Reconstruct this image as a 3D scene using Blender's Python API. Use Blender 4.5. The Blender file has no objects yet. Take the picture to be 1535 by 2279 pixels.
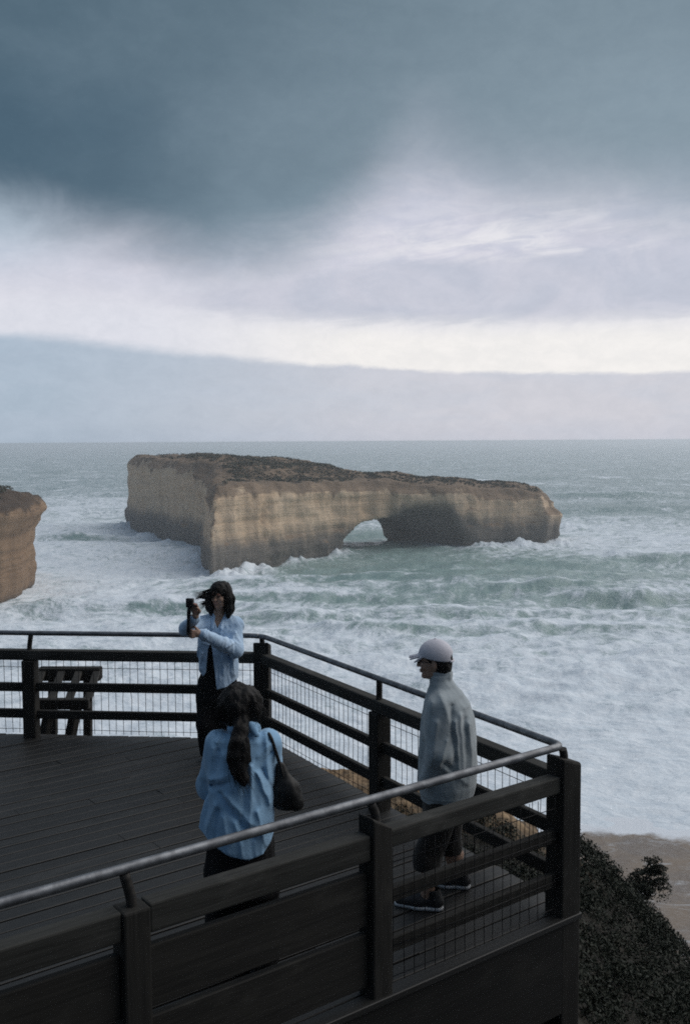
import bpy, bmesh, math, random
import numpy as np
from mathutils import Vector, Matrix

random.seed(7)
RNG = np.random.default_rng(11)
SC = bpy.context.scene
COL = SC.collection
R = math.radians

# ------------------------------------------------------------------ camera
CAM_Z = 3.0                       # the deck is z = 0, the sea lies far below
SEA_Z = -32.0
FPX = 35.0 / 36.0 * 2279
PITCH, ROLL = R(4.06), R(-0.336)
cam_rot = Matrix.Rotation(math.pi / 2 - PITCH, 4, 'X') @ Matrix.Rotation(ROLL, 4, 'Z')
cd = bpy.data.cameras.new('camera')
cd.sensor_fit = 'VERTICAL'; cd.sensor_height = 36.0; cd.sensor_width = 24.25; cd.lens = 35.0
cd.clip_start = 0.05; cd.clip_end = 60000
cam = bpy.data.objects.new('camera', cd)
cam.matrix_world = Matrix.Translation((0, 0, CAM_Z)) @ cam_rot
COL.objects.link(cam); SC.camera = cam

def ray(px, py):
    return cam_rot.to_3x3() @ Vector(((px - 767.5) / FPX, (1139.5 - py) / FPX, -1.0))
def at_z(px, py, z):
    d = ray(px, py); k = (z - CAM_Z) / d.z
    return Vector((d.x * k, d.y * k, z))
def at_y(px, py, y):
    d = ray(px, py); k = y / d.y
    return Vector((d.x * k, y, CAM_Z + d.z * k))

# ------------------------------------------------------------------ noise (numpy gradient noise)
_perm = np.random.default_rng(3).permutation(256).astype(np.int32)
_perm = np.concatenate([_perm, _perm])
_g = np.random.default_rng(4).normal(size=(256, 3)); _g /= np.linalg.norm(_g, axis=1)[:, None]
_g = _g.astype(np.float32)
def gnoise(x, y, z):
    x = np.asarray(x, np.float32); y = np.asarray(y, np.float32); z = np.asarray(z, np.float32)
    x, y, z = np.broadcast_arrays(x, y, z)
    xi = np.floor(x).astype(np.int32); yi = np.floor(y).astype(np.int32); zi = np.floor(z).astype(np.int32)
    xf = x - xi; yf = y - yi; zf = z - zi
    u = xf * xf * xf * (xf * (xf * 6 - 15) + 10); v = yf * yf * yf * (yf * (yf * 6 - 15) + 10); w = zf * zf * zf * (zf * (zf * 6 - 15) + 10)
    xi &= 255; yi &= 255; zi &= 255
    def c(a, b, d):
        h = _perm[(_perm[(_perm[(xi + a) & 255] + yi + b) & 255] + zi + d) & 255]
        g = _g[h]
        return g[..., 0] * (xf - a) + g[..., 1] * (yf - b) + g[..., 2] * (zf - d)
    x00 = c(0, 0, 0) * (1 - u) + c(1, 0, 0) * u; x10 = c(0, 1, 0) * (1 - u) + c(1, 1, 0) * u
    x01 = c(0, 0, 1) * (1 - u) + c(1, 0, 1) * u; x11 = c(0, 1, 1) * (1 - u) + c(1, 1, 1) * u
    return (x00 * (1 - v) + x10 * v) * (1 - w) + (x01 * (1 - v) + x11 * v) * w
def fbm(x, y, z, o=4, gain=0.5):
    s = 0; a = 1.0; f = 1.0
    for i in range(o):
        s = s + a * gnoise(x * f + 17.3 * i, y * f - 9.1 * i, z * f + 5.7 * i); a *= gain; f *= 2.03
    return s
def sstep(a, b, x):
    t = np.clip((x - a) / (b - a), 0, 1); return t * t * (3 - 2 * t)

# ------------------------------------------------------------------ mesh helpers
def mesh_np(name, v, f, smooth=True):
    """v (n,3), f (m,k) one face size"""
    me = bpy.data.meshes.new(name)
    v = np.ascontiguousarray(v, np.float32); f = np.ascontiguousarray(f, np.int32)
    me.vertices.add(len(v)); me.vertices.foreach_set('co', v.ravel())
    m, k = f.shape
    me.loops.add(m * k); me.loops.foreach_set('vertex_index', f.ravel())
    me.polygons.add(m); me.polygons.foreach_set('loop_start', np.arange(0, m * k, k, dtype=np.int32))
    me.polygons.foreach_set('use_smooth', np.full(m, smooth, dtype=bool))
    me.update(calc_edges=True); me.validate()
    return me
def link(name, me, mat, parent=None, loc=None, rotz=0.0):
    o = bpy.data.objects.new(name, me); COL.objects.link(o)
    if mat is not None:
        me.materials.clear(); me.materials.append(mat)
    if parent is not None: o.parent = parent
    if loc is not None: o.location = loc
    if rotz: o.rotation_euler = (0, 0, rotz)
    return o
def tag(o, label=None, cat=None, group=None, kind=None):
    if label: o['label'] = label
    if cat: o['category'] = cat
    if group: o['group'] = group
    if kind: o['kind'] = kind
    return o
def thing(name, label, cat, loc=(0, 0, 0), rotz=0.0, group=None):
    o = bpy.data.objects.new(name, None); COL.objects.link(o)
    o.location = loc; o.rotation_euler = (0, 0, rotz); o.empty_display_size = 0.2
    return tag(o, label, cat, group)
def bm_mesh(name, bm, smooth=False):
    bm.normal_update()
    me = bpy.data.meshes.new(name); bm.to_mesh(me); bm.free()
    for p in me.polygons: p.use_smooth = smooth
    return me
def box_bm(bm, x0, x1, y0, y1, z0, z1, bev=0.006, seg=1, M=None):
    b = bmesh.new()
    bmesh.ops.create_cube(b, size=1.0)
    for v in b.verts:
        v.co = Vector((x0 + (v.co.x + .5) * (x1 - x0), y0 + (v.co.y + .5) * (y1 - y0), z0 + (v.co.z + .5) * (z1 - z0)))
    if bev: bmesh.ops.bevel(b, geom=b.edges[:], offset=bev, segments=seg, affect='EDGES', profile=0.5)
    if M is not None: bmesh.ops.transform(b, matrix=M, verts=b.verts)
    t = bpy.data.meshes.new('t'); b.to_mesh(t); b.free(); bm.from_mesh(t); bpy.data.meshes.remove(t)
def beam(a, b, w, h, bev=0.006):
    """a box from a to b, w wide (horizontal), h high"""
    a = Vector(a); b = Vector(b); d = b - a; L = d.length
    q = d.to_track_quat('X', 'Z').to_matrix().to_4x4()
    bm = bmesh.new(); box_bm(bm, 0, L, -w / 2, w / 2, -h / 2, h / 2, bev, 1, Matrix.Translation(a) @ q)
    return bm
def tube_np(pts, rad, sides=8, caps=True):
    pts = [Vector(p) for p in pts]; n = len(pts)
    if not hasattr(rad, '__len__'): rad = [rad] * n
    vs = []; fs = []
    t0 = (pts[1] - pts[0]).normalized()
    up = Vector((0, 0, 1)) if abs(t0.z) < .9 else Vector((1, 0, 0))
    nrm = t0.cross(up).normalized()
    for i, p in enumerate(pts):
        t = (pts[min(i + 1, n - 1)] - pts[max(i - 1, 0)]).normalized()
        nrm = (nrm - t * nrm.dot(t)).normalized(); bi = t.cross(nrm)
        for k in range(sides):
            a = 2 * math.pi * k / sides
            vs.append(p + (nrm * math.cos(a) + bi * math.sin(a)) * rad[i])
    for i in range(n - 1):
        for k in range(sides):
            fs.append((i * sides + k, i * sides + (k + 1) % sides, (i + 1) * sides + (k + 1) % sides, (i + 1) * sides + k))
    capf = []
    if caps:
        capf = [tuple(range(sides - 1, -1, -1)), tuple(range((n - 1) * sides, n * sides))]
    return vs, fs, capf
def tubes(name, items, sides=8, smooth=True):
    """items: list of (points, radius); one mesh"""
    V = []; F = []
    for pts, rad in items:
        v, f, c = tube_np(pts, rad, sides); o = len(V)
        V += v; F += [tuple(i + o for i in q) for q in f + c]
    me = bpy.data.meshes.new(name); me.from_pydata([tuple(v) for v in V], [], F)
    for p in me.polygons: p.use_smooth = smooth and len(p.vertices) == 4
    me.update(); return me
def smooth_path(pts, n=6):
    """Catmull-Rom"""
    P = [Vector(p) for p in pts]; P = [P[0] * 2 - P[1]] + P + [P[-1] * 2 - P[-2]]
    out = []
    for i in range(1, len(P) - 2):
        for k in range(n):
            t = k / n
            out.append(.5 * ((2 * P[i]) + (P[i + 1] - P[i - 1]) * t + (2 * P[i - 1] - 5 * P[i] + 4 * P[i + 1] - P[i + 2]) * t * t + (3 * P[i] - P[i - 1] - 3 * P[i + 1] + P[i + 2]) * t ** 3))
    out.append(P[-2]); return out

# ------------------------------------------------------------------ implicit surfaces: a distance grid and its surface net
class Field:
    def __init__(s, lo, hi, h):
        s.lo = np.array(lo, np.float32); s.h = h
        n = np.ceil((np.array(hi) - np.array(lo)) / h).astype(int) + 1
        s.ax = [s.lo[i] + h * np.arange(n[i], dtype=np.float32) for i in range(3)]
        s.d = np.full(n, 10.0, np.float32)
    def sl(s, lo, hi):
        r = []
        for i in range(3):
            a = int(np.clip(np.floor((lo[i] - s.lo[i]) / s.h), 0, len(s.ax[i]) - 1)); b = int(np.clip(np.ceil((hi[i] - s.lo[i]) / s.h) + 1, a + 1, len(s.ax[i])))
            r.append(slice(a, b))
        return tuple(r)
    def grid(s, q):
        return s.ax[0][q[0]][:, None, None], s.ax[1][q[1]][None, :, None], s.ax[2][q[2]][None, None, :]
    def put(s, q, d, k, op='add'):
        a = s.d[q]
        if op == 'sub': a, d = -a, d
        if k > 0:
            h = np.clip(.5 + .5 * (d - a) / k, 0, 1); r = d * (1 - h) + a * h - k * h * (1 - h)
        else: r = np.minimum(a, d)
        s.d[q] = -r if op == 'sub' else r
    def cone(s, a, b, ra, rb, k=0.02, op='add', flat=None):
        """tapered capsule; flat=(axis vector, factor) squashes it"""
        a = np.array(a, np.float32); b = np.array(b, np.float32); m = max(ra, rb) * 1.3 + k + 2 * s.h
        q = s.sl(np.minimum(a, b) - m, np.maximum(a, b) + m); x, y, z = s.grid(q)
        ba = b - a; L2 = float(ba @ ba) + 1e-9
        px, py, pz = x - a[0], y - a[1], z - a[2]
        t = np.clip((px * ba[0] + py * ba[1] + pz * ba[2]) / L2, 0, 1)
        dx, dy, dz = px - t * ba[0], py - t * ba[1], pz - t * ba[2]
        r2 = dx * dx + dy * dy + dz * dz
        if flat is not None:
            n = np.array(flat[0], np.float32); n /= np.linalg.norm(n); w = dx * n[0] + dy * n[1] + dz * n[2]
            r2 = r2 + w * w * (1 / flat[1] ** 2 - 1)
        d = np.sqrt(r2) - (ra + (rb - ra) * t)
        s.put(q, d.astype(np.float32), k, op)
    def chain(s, pts, rads, k=0.02, op='add', flat=None):
        for i in range(len(pts) - 1): s.cone(pts[i], pts[i + 1], rads[i], rads[i + 1], k, op, flat)
    def ell(s, c, r, k=0.02, op='add', rot=None):
        c = np.array(c, np.float32); r = np.array(r, np.float32); m = float(r.max()) + k + 2 * s.h
        q = s.sl(c - m, c + m); x, y, z = s.grid(q); x = x - c[0]; y = y - c[1]; z = z - c[2]
        if rot is not None:
            A = np.array(rot.to_3x3().inverted(), np.float32)
            x, y, z = A[0, 0] * x + A[0, 1] * y + A[0, 2] * z, A[1, 0] * x + A[1, 1] * y + A[1, 2] * z, A[2, 0] * x + A[2, 1] * y + A[2, 2] * z
        k0 = np.sqrt((x / r[0]) ** 2 + (y / r[1]) ** 2 + (z / r[2]) ** 2)
        k1 = np.sqrt((x / r[0] ** 2) ** 2 + (y / r[1] ** 2) ** 2 + (z / r[2] ** 2) ** 2) + 1e-6
        s.put(q, (k0 * (k0 - 1) / k1).astype(np.float32), k, op)
    def loft(s, keys, k=0.02, op='add', rnd=0.01, power=2.0):
        """keys: (z, cx, cy, rx, ry), rising z"""
        K = np.array(keys, np.float32); z0, z1 = K[0, 0], K[-1, 0]
        m = k + 2 * s.h + .02; rx = K[:, 3].max(); ry = K[:, 4].max()
        q = s.sl((K[:, 1].min() - rx - m, K[:, 2].min() - ry - m, z0 - m), (K[:, 1].max() + rx + m, K[:, 2].max() + ry + m, z1 + m))
        x, y, z = s.grid(q); zz = np.clip(z, z0, z1).ravel()
        # smooth interpolation
        def it(c):
            j = np.clip(np.searchsorted(K[:, 0], zz, 'right') - 1, 0, len(K) - 2); t = (zz - K[j, 0]) / (K[j + 1, 0] - K[j, 0] + 1e-9); t = t * t * (3 - 2 * t) * .5 + t * .5
            return (K[j, c] * (1 - t) + K[j + 1, c] * t)[None, None, :]
        cx, cy, rx, ry = it(1), it(2), it(3), it(4)
        e = (np.abs((x - cx) / rx) ** power + np.abs((y - cy) / ry) ** power) ** (1 / power)
        d = (e - 1) * np.minimum(rx, ry)
        dz = np.maximum(z0 - z, z - z1)
        d = np.where((d > -rnd) & (dz > -rnd), np.sqrt(np.maximum(d + rnd, 0) ** 2 + np.maximum(dz + rnd, 0) ** 2) - rnd, np.maximum(d, dz))
        s.put(q, d.astype(np.float32), k, op)
    def noise(s, amp, freq, o=3, band=0.06, seed=0.0):
        """displace the surface; freq = (fx, fy, fz)"""
        i = np.argwhere(np.abs(s.d) < band)
        p = s.lo + i * s.h
        n = fbm(p[:, 0] * freq[0] + seed, p[:, 1] * freq[1] + seed * 1.7, p[:, 2] * freq[2] - seed, o)
        s.d[i[:, 0], i[:, 1], i[:, 2]] += (amp * n).astype(np.float32)
    def net(s, name):
        d = s.d; sg = d < 0
        act = np.zeros(np.array(d.shape) - 1, bool); allin = np.ones_like(act)
        offs = [(i, j, k) for i in (0, 1) for j in (0, 1) for k in (0, 1)]
        n = d.shape
        for o in offs:
            c = sg[o[0]:n[0] - 1 + o[0], o[1]:n[1] - 1 + o[1], o[2]:n[2] - 1 + o[2]]
            act |= c; allin &= c
        act &= ~allin
        idx = np.argwhere(act); N = len(idx)
        cv = np.stack([d[idx[:, 0] + o[0], idx[:, 1] + o[1], idx[:, 2] + o[2]] for o in offs], 1)
        acc = np.zeros((N, 3), np.float32); cnt = np.zeros(N, np.float32)
        for a in range(8):
            for b in range(a + 1, 8):
                oa, ob = np.array(offs[a]), np.array(offs[b])
                if np.abs(oa - ob).sum() != 1: continue
                va, vb = cv[:, a], cv[:, b]; cr = (va < 0) != (vb < 0)
                t = np.where(cr, va / np.where(cr, va - vb, 1), 0)
                acc += np.where(cr[:, None], oa + t[:, None] * (ob - oa), 0); cnt += cr
        V = s.lo + (idx + acc / np.maximum(cnt, 1)[:, None]) * s.h
        mp = np.full(act.shape, -1, np.int32); mp[idx[:, 0], idx[:, 1], idx[:, 2]] = np.arange(N)
        F = []
        for ax in range(3):
            u, w = [(1, 2), (2, 0), (0, 1)][ax]
            sa = [slice(None)] * 3; sb = [slice(None)] * 3; sa[ax] = slice(0, -1); sb[ax] = slice(1, None)
            A, B = sg[tuple(sa)], sg[tuple(sb)]
            e = np.argwhere(A != B)
            ok = (e[:, u] > 0) & (e[:, w] > 0) & (e[:, u] < n[u] - 1) & (e[:, w] < n[w] - 1)
            e = e[ok]
            def cell(du, dw):
                c = e.copy(); c[:, u] += du; c[:, w] += dw
                return mp[c[:, 0], c[:, 1], c[:, 2]]
            q = np.stack([cell(-1, -1), cell(0, -1), cell(0, 0), cell(-1, 0)], 1)
            fl = ~A[e[:, 0], e[:, 1], e[:, 2]]
            q[fl] = q[fl][:, ::-1]
            F.append(q)
        F = np.concatenate(F); F = F[(F >= 0).all(1)]
        return mesh_np(name, V, F)

# ------------------------------------------------------------------ node helpers
def lin(r, g, b):
    f = lambda c: (c / 255 / 12.92) if c / 255 <= .04045 else ((c / 255 + .055) / 1.055) ** 2.4
    return (f(r), f(g), f(b), 1)
class NB:
    """small builder of node expressions"""
    def __init__(s, nt): s.nt = nt; s.N = nt.nodes; s.L = nt.links
    def put(s, sock, v):
        if isinstance(v, bpy.types.NodeSocket): s.L.new(v, sock)
        elif v is not None:
            try: sock.default_value = v
            except Exception: sock.default_value = (v, v, v)
    def m(s, op, a, b=None, c=None, clamp=False):
        n = s.N.new('ShaderNodeMath'); n.operation = op; n.use_clamp = clamp
        for i, v in enumerate((a, b, c)):
            if v is not None: s.put(n.inputs[i], v)
        return n.outputs[0]
    def add(s, a, b): return s.m('ADD', a, b)
    def sub(s, a, b): return s.m('SUBTRACT', a, b)
    def mul(s, a, b): return s.m('MULTIPLY', a, b)
    def ss(s, a, b, x, lo=0.0, hi=1.0):
        n = s.N.new('ShaderNodeMapRange'); n.interpolation_type = 'SMOOTHSTEP'
        s.put(n.inputs[0], x); s.put(n.inputs[1], a); s.put(n.inputs[2], b); n.inputs[3].default_value = lo; n.inputs[4].default_value = hi
        return n.outputs[0]
    def noise(s, vec, scale, detail=4, rough=.55, dist=0.0, typ='FBM', norm=True):
        n = s.N.new('ShaderNodeTexNoise'); n.noise_type = typ
        if typ == 'FBM': n.normalize = norm
        s.put(n.inputs['Vector'], vec); n.inputs['Scale'].default_value = scale; n.inputs['Detail'].default_value = detail
        n.inputs['Roughness'].default_value = rough; n.inputs['Distortion'].default_value = dist
        return n.outputs[0]
    def vor(s, vec, scale, feat='F1', rnd=1.0):
        n = s.N.new('ShaderNodeTexVoronoi'); n.feature = feat
        s.put(n.inputs['Vector'], vec); n.inputs['Scale'].default_value = scale; n.inputs['Randomness'].default_value = rnd
        return n.outputs['Distance']
    def mix(s, f, a, b, blend='MIX'):
        n = s.N.new('ShaderNodeMix'); n.data_type = 'RGBA'; n.blend_type = blend
        s.put(n.inputs[0], f); s.put(n.inputs[6], a); s.put(n.inputs[7], b)
        return n.outputs[2]
    def vec(s, x, y, z):
        n = s.N.new('ShaderNodeCombineXYZ'); s.put(n.inputs[0], x); s.put(n.inputs[1], y); s.put(n.inputs[2], z); return n.outputs[0]
    def xyz(s, v):
        n = s.N.new('ShaderNodeSeparateXYZ'); s.L.new(v, n.inputs[0]); return n.outputs
    def map(s, v, scale=(1, 1, 1), rot=(0, 0, 0), loc=(0, 0, 0)):
        n = s.N.new('ShaderNodeMapping'); s.L.new(v, n.inputs[0]); n.inputs['Scale'].default_value = scale; n.inputs['Rotation'].default_value = rot; n.inputs['Location'].default_value = loc
        return n.outputs[0]
    def coord(s, which='Object'): return s.N.new('ShaderNodeTexCoord').outputs[which]
    def pos(s): return s.N.new('ShaderNodeNewGeometry').outputs['Position']
    def attr(s, name, out='Fac'):
        n = s.N.new('ShaderNodeAttribute'); n.attribute_name = name; return n.outputs[out]
    def bump(s, h, strength=.5, dist=.02):
        n = s.N.new('ShaderNodeBump'); n.inputs['Strength'].default_value = strength; n.inputs['Distance'].default_value = dist; s.L.new(h, n.inputs['Height']); return n.outputs[0]
def new_mat(name):
    m = bpy.data.materials.new(name); m.use_nodes = True
    nt = m.node_tree; nt.nodes.clear()
    out = nt.nodes.new('ShaderNodeOutputMaterial'); p = nt.nodes.new('ShaderNodeBsdfPrincipled')
    nt.links.new(p.outputs[0], out.inputs[0])
    return m, NB(nt), p
def plain(name, c1, c2, scale=20, rough=.7, bump=.2, bdist=.004, stretch=(1, 1, 1), metal=0.0, spec=.3, detail=5):
    m, b, p = new_mat(name)
    v = b.map(b.coord(), stretch)
    n = b.noise(v, scale, detail, .6)
    b.put(p.inputs['Base Color'], b.mix(b.ss(.3, .7, n), (*c1, 1), (*c2, 1)))
    b.put(p.inputs['Roughness'], rough); p.inputs['Metallic'].default_value = metal; p.inputs['Specular IOR Level'].default_value = spec
    if bump: b.L.new(b.bump(b.noise(v, scale * 2.3, 4, .6), bump, bdist), p.inputs['Normal'])
    return m
# ------------------------------------------------------------------ sky and light
SUN_AZ, SUN_EL = R(70), R(46)          # azimuth clockwise from the view direction (+Y)
W = bpy.data.worlds.new('World'); SC.world = W; W.use_nodes = True
nt = W.node_tree; nt.nodes.clear(); b = NB(nt)
wo = nt.nodes.new('ShaderNodeOutputWorld'); bg = nt.nodes.new('ShaderNodeBackground'); nt.links.new(bg.outputs[0], wo.inputs[0])
d = b.coord('Generated'); x, y, z = b.xyz(d)
DEG = 180 / math.pi
az = b.mul(b.m('ARCTAN2', x, y), DEG); el = b.mul(b.m('ARCSINE', z), DEG)
flat = b.vec(b.mul(az, .06), b.mul(el, .12), 0.0)                    # clouds stretched along the horizon
wide = b.noise(flat, 1.0, 6, .55, .6)
fine = b.noise(b.vec(b.mul(az, .11), b.mul(el, .38), 3.0), 1.6, 7, .62, .5)
puff = b.noise(b.vec(b.mul(az, .14), b.mul(el, .24), 8.0), 1.3, 8, .6, .8)
w_ = b.sub(wide, .5); f_ = b.sub(fine, .5); p_ = b.sub(puff, .5)
def curve(pts, v, lo=-24.0, hi=24.0, oscale=20.0):
    """value along azimuth: a ramp of greys used as a lookup"""
    n = nt.nodes.new('ShaderNodeValToRGB'); n.color_ramp.interpolation = 'EASE' if False else 'B_SPLINE'
    el_ = n.color_ramp.elements
    while len(el_) < len(pts): el_.new(.5)
    for e, (q, c) in zip(el_, sorted(pts)): e.position = (q - lo) / (hi - lo)
    for e, (q, c) in zip(el_, sorted(pts)): e.color = (c / oscale,) * 3 + (1,)
    b.L.new(b.mul(b.sub(v, lo), 1 / (hi - lo)), n.inputs[0]); return b.mul(n.outputs[0], oscale)
# the storm deck: smooth, darkest at the left, paler towards the right and low down
side = b.ss(-25, 17, b.add(az, b.mul(w_, 14)))
deck = b.mix(side, lin(76, 99, 114), lin(134, 151, 162))
deck = b.mix(b.mul(b.ss(17, 25, b.add(el, b.mul(p_, 3))), .55), deck, b.mix(side, lin(70, 93, 106), lin(104, 123, 134)))
deck = b.mix(b.mul(b.ss(16, 9.5, el), b.mul(b.ss(-18, -2, az), .40)), deck, lin(146, 166, 182))
lowl = b.mul(b.ss(4, 15, b.m('ABSOLUTE', b.add(az, 19.0)), 1.0, 0.0), b.ss(5, 1, b.m('ABSOLUTE', b.sub(el, 15.5))))
deck = b.mix(b.mul(lowl, .35), deck, lin(58, 84, 102))
deck = b.mix(b.mul(b.ss(.45, .7, wide), .12), deck, lin(140, 160, 175))
deck = b.mix(b.ss(27, 50, el), deck, lin(128, 145, 164))               # unseen overhead sky brightened to add top light
# pale lilac cloud below it; its limit dips at the left and climbs into a wedge right of the middle
lim = curve([(-22, 12.9), (-17, 11.7), (-11, 10.2), (-6, 9.4), (-2, 10.3), (1.2, 12.6), (3.8, 15.8), (6.2, 14.6), (9, 12.9), (13, 12.2), (16, 11.6), (21, 10.6)], az)
dl = b.sub(lim, b.add(b.add(el, b.mul(p_, 2.6)), b.mul(f_, .9)))
soft = b.ss(-2, 5, az)
t1 = b.mix(soft, b.ss(-3.2, 2.2, dl), b.ss(-5.4, 3.2, dl))
pale = b.mix(b.ss(10.5, 7.0, el), b.mix(b.ss(.4, .62, fine), lin(202, 204, 218), lin(214, 213, 225)), lin(222, 222, 231))
pale = b.mix(b.mul(b.ss(-10, -20, az), b.ss(8, 12, el)), pale, lin(186, 200, 214))
t1 = b.mul(t1, b.ss(17.5, 12.0, el, .45, 1.0))
sky = b.mix(t1, deck, pale)
# lit break in the cloud right of the middle, its lower edge crisp against the lavender band
g2 = b.sub(az, 8.5)
h1 = b.m('EXPONENT', b.add(b.mul(b.mul(g2, g2), -1 / 60.0), b.mul(b.m('POWER', b.sub(el, 10.9), 2.0), -1 / 2.6)))
streak = b.noise(b.vec(b.mul(az, .16), b.mul(b.sub(el, b.mul(az, .10)), .75), 1.0), 1.6, 7, .6, .7)
h1 = b.mul(h1, b.ss(.40, .62, b.add(b.mul(streak, .7), b.mul(puff, .3))))
sky = b.mix(b.mul(h1, .9), sky, lin(237, 235, 238))
# lavender band, tapering to a point at the left
bt = curve([(-22, 8.0), (-12, 8.15), (-9, 8.5), (-5, 9.0), (-1, 9.8), (3, 10.2), (9, 10.2), (15, 10.5), (22, 10.6)], az)
bb = curve([(-22, 8.2), (-12, 7.9), (-9, 7.2), (-5, 6.9), (0, 6.65), (8, 6.45), (22, 6.35)], az)
f2 = b.mul(b.sub(streak, .5), 1.6)
band = b.mul(b.ss(-.25, .35, b.sub(b.add(el, f2), bb)), b.ss(-.2, .5, b.sub(bt, b.add(el, b.mul(f2, .7)))))
band = b.mul(band, b.ss(-13.5, -6, b.add(az, b.mul(f_, 6))))
sky = b.mix(b.mul(band, .9), sky, b.mix(b.ss(.35, .65, puff), lin(192, 196, 210), lin(204, 205, 217)))
# cream gap above the low bank
gtop = curve([(-22, 7.6), (-12, 7.6), (-6, 6.9), (0, 6.5), (8, 6.4), (22, 6.3)], az)
gap = b.ss(1.0, -.9, b.sub(b.add(el, b.mul(f2, .5)), gtop))
sky = b.mix(gap, sky, b.mix(b.ss(-13, 2, az), lin(223, 224, 233), lin(244, 241, 239)))
# low bank over the horizon
top = curve([(-22, 5.95), (-17, 5.75), (-13, 5.35), (-6.9, 4.80), (2, 4.15), (8.5, 3.72), (14, 3.6), (22, 3.66)], az)
bk = b.ss(b.ss(4, -16, az, .16, .5), b.ss(4, -16, az, -.14, -.35), b.sub(el, b.add(top, b.add(b.mul(f_, .55), b.mul(b.sub(b.noise(b.vec(b.mul(az, .5), b.mul(el, 1.4), 5.0), 1.6, 6, .65), .5), .32)))))
lr = b.ss(-21, 9, b.add(az, b.mul(w_, 6)))
bank = b.mix(lr, lin(170, 186, 203), lin(208, 208, 217))
bank = b.mix(b.ss(1.6, -.2, el), bank, b.mix(lr, lin(166, 182, 199), lin(202, 204, 215)))
bank = b.mix(b.mul(b.ss(.40, .66, fine), .22), bank, lin(190, 200, 216))
sky = b.mix(bk, sky, bank)
mot = b.noise(b.vec(b.mul(az, .5), b.mul(el, .8), 11.0), 1.2, 9, .72, .3)
sky = b.mix(1.0, sky, b.mix(b.ss(.3, .7, mot), (.955, .96, .965, 1), (1.04, 1.036, 1.032, 1)), 'MULTIPLY')
# away from the open sea the unseen low sky is darkened to shade the foreground
back = b.ss(50, 115, b.m('ABSOLUTE', az))
low_ = b.ss(68, 30, el)
sky = b.mix(b.mul(b.mul(back, low_), .95), sky, lin(64, 78, 94))
st = nt.nodes.new('ShaderNodeTexSky'); st.sky_type = 'NISHITA'; st.sun_disc = False
st.sun_elevation = SUN_EL; st.sun_rotation = SUN_AZ
clear = b.mix(1.0, st.outputs[0], (.1, .1, .1, 1), 'MULTIPLY')
sky = b.mix(.06, sky, clear)
sky = b.mix(b.ss(-.2, -2.0, el), sky, (.10, .13, .16, 1))
nt.links.new(sky, bg.inputs[0]); bg.inputs[1].default_value = .76
sd = bpy.data.lights.new('sun', 'SUN'); sd.energy = 1.65; sd.angle = R(75); sd.color = (1.0, .95, .9)
so = bpy.data.objects.new('sun', sd); COL.objects.link(so)
sv = Vector((math.sin(SUN_AZ) * math.cos(SUN_EL), math.cos(SUN_AZ) * math.cos(SUN_EL), math.sin(SUN_EL)))
so.rotation_euler = sv.to_track_quat('Z', 'Y').to_euler(); so.location = (20, 0, 40)
SC.view_settings.view_transform = 'Standard'; SC.view_settings.look = 'None'
SC.view_settings.exposure = 0.4; SC.view_settings.gamma = 1.0; SC.view_settings.use_curve_mapping = False
SC.render.engine = 'CYCLES'
SC.cycles.use_denoising = False; SC.cycles.use_adaptive_sampling = False; SC.cycles.sample_clamp_direct = .9; SC.cycles.filter_width = 1.8
SC.cycles.max_bounces = 6; SC.cycles.diffuse_bounces = 3; SC.cycles.glossy_bounces = 3; SC.cycles.volume_bounces = 1
SC.cycles.sample_clamp_indirect = 4.0
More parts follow.
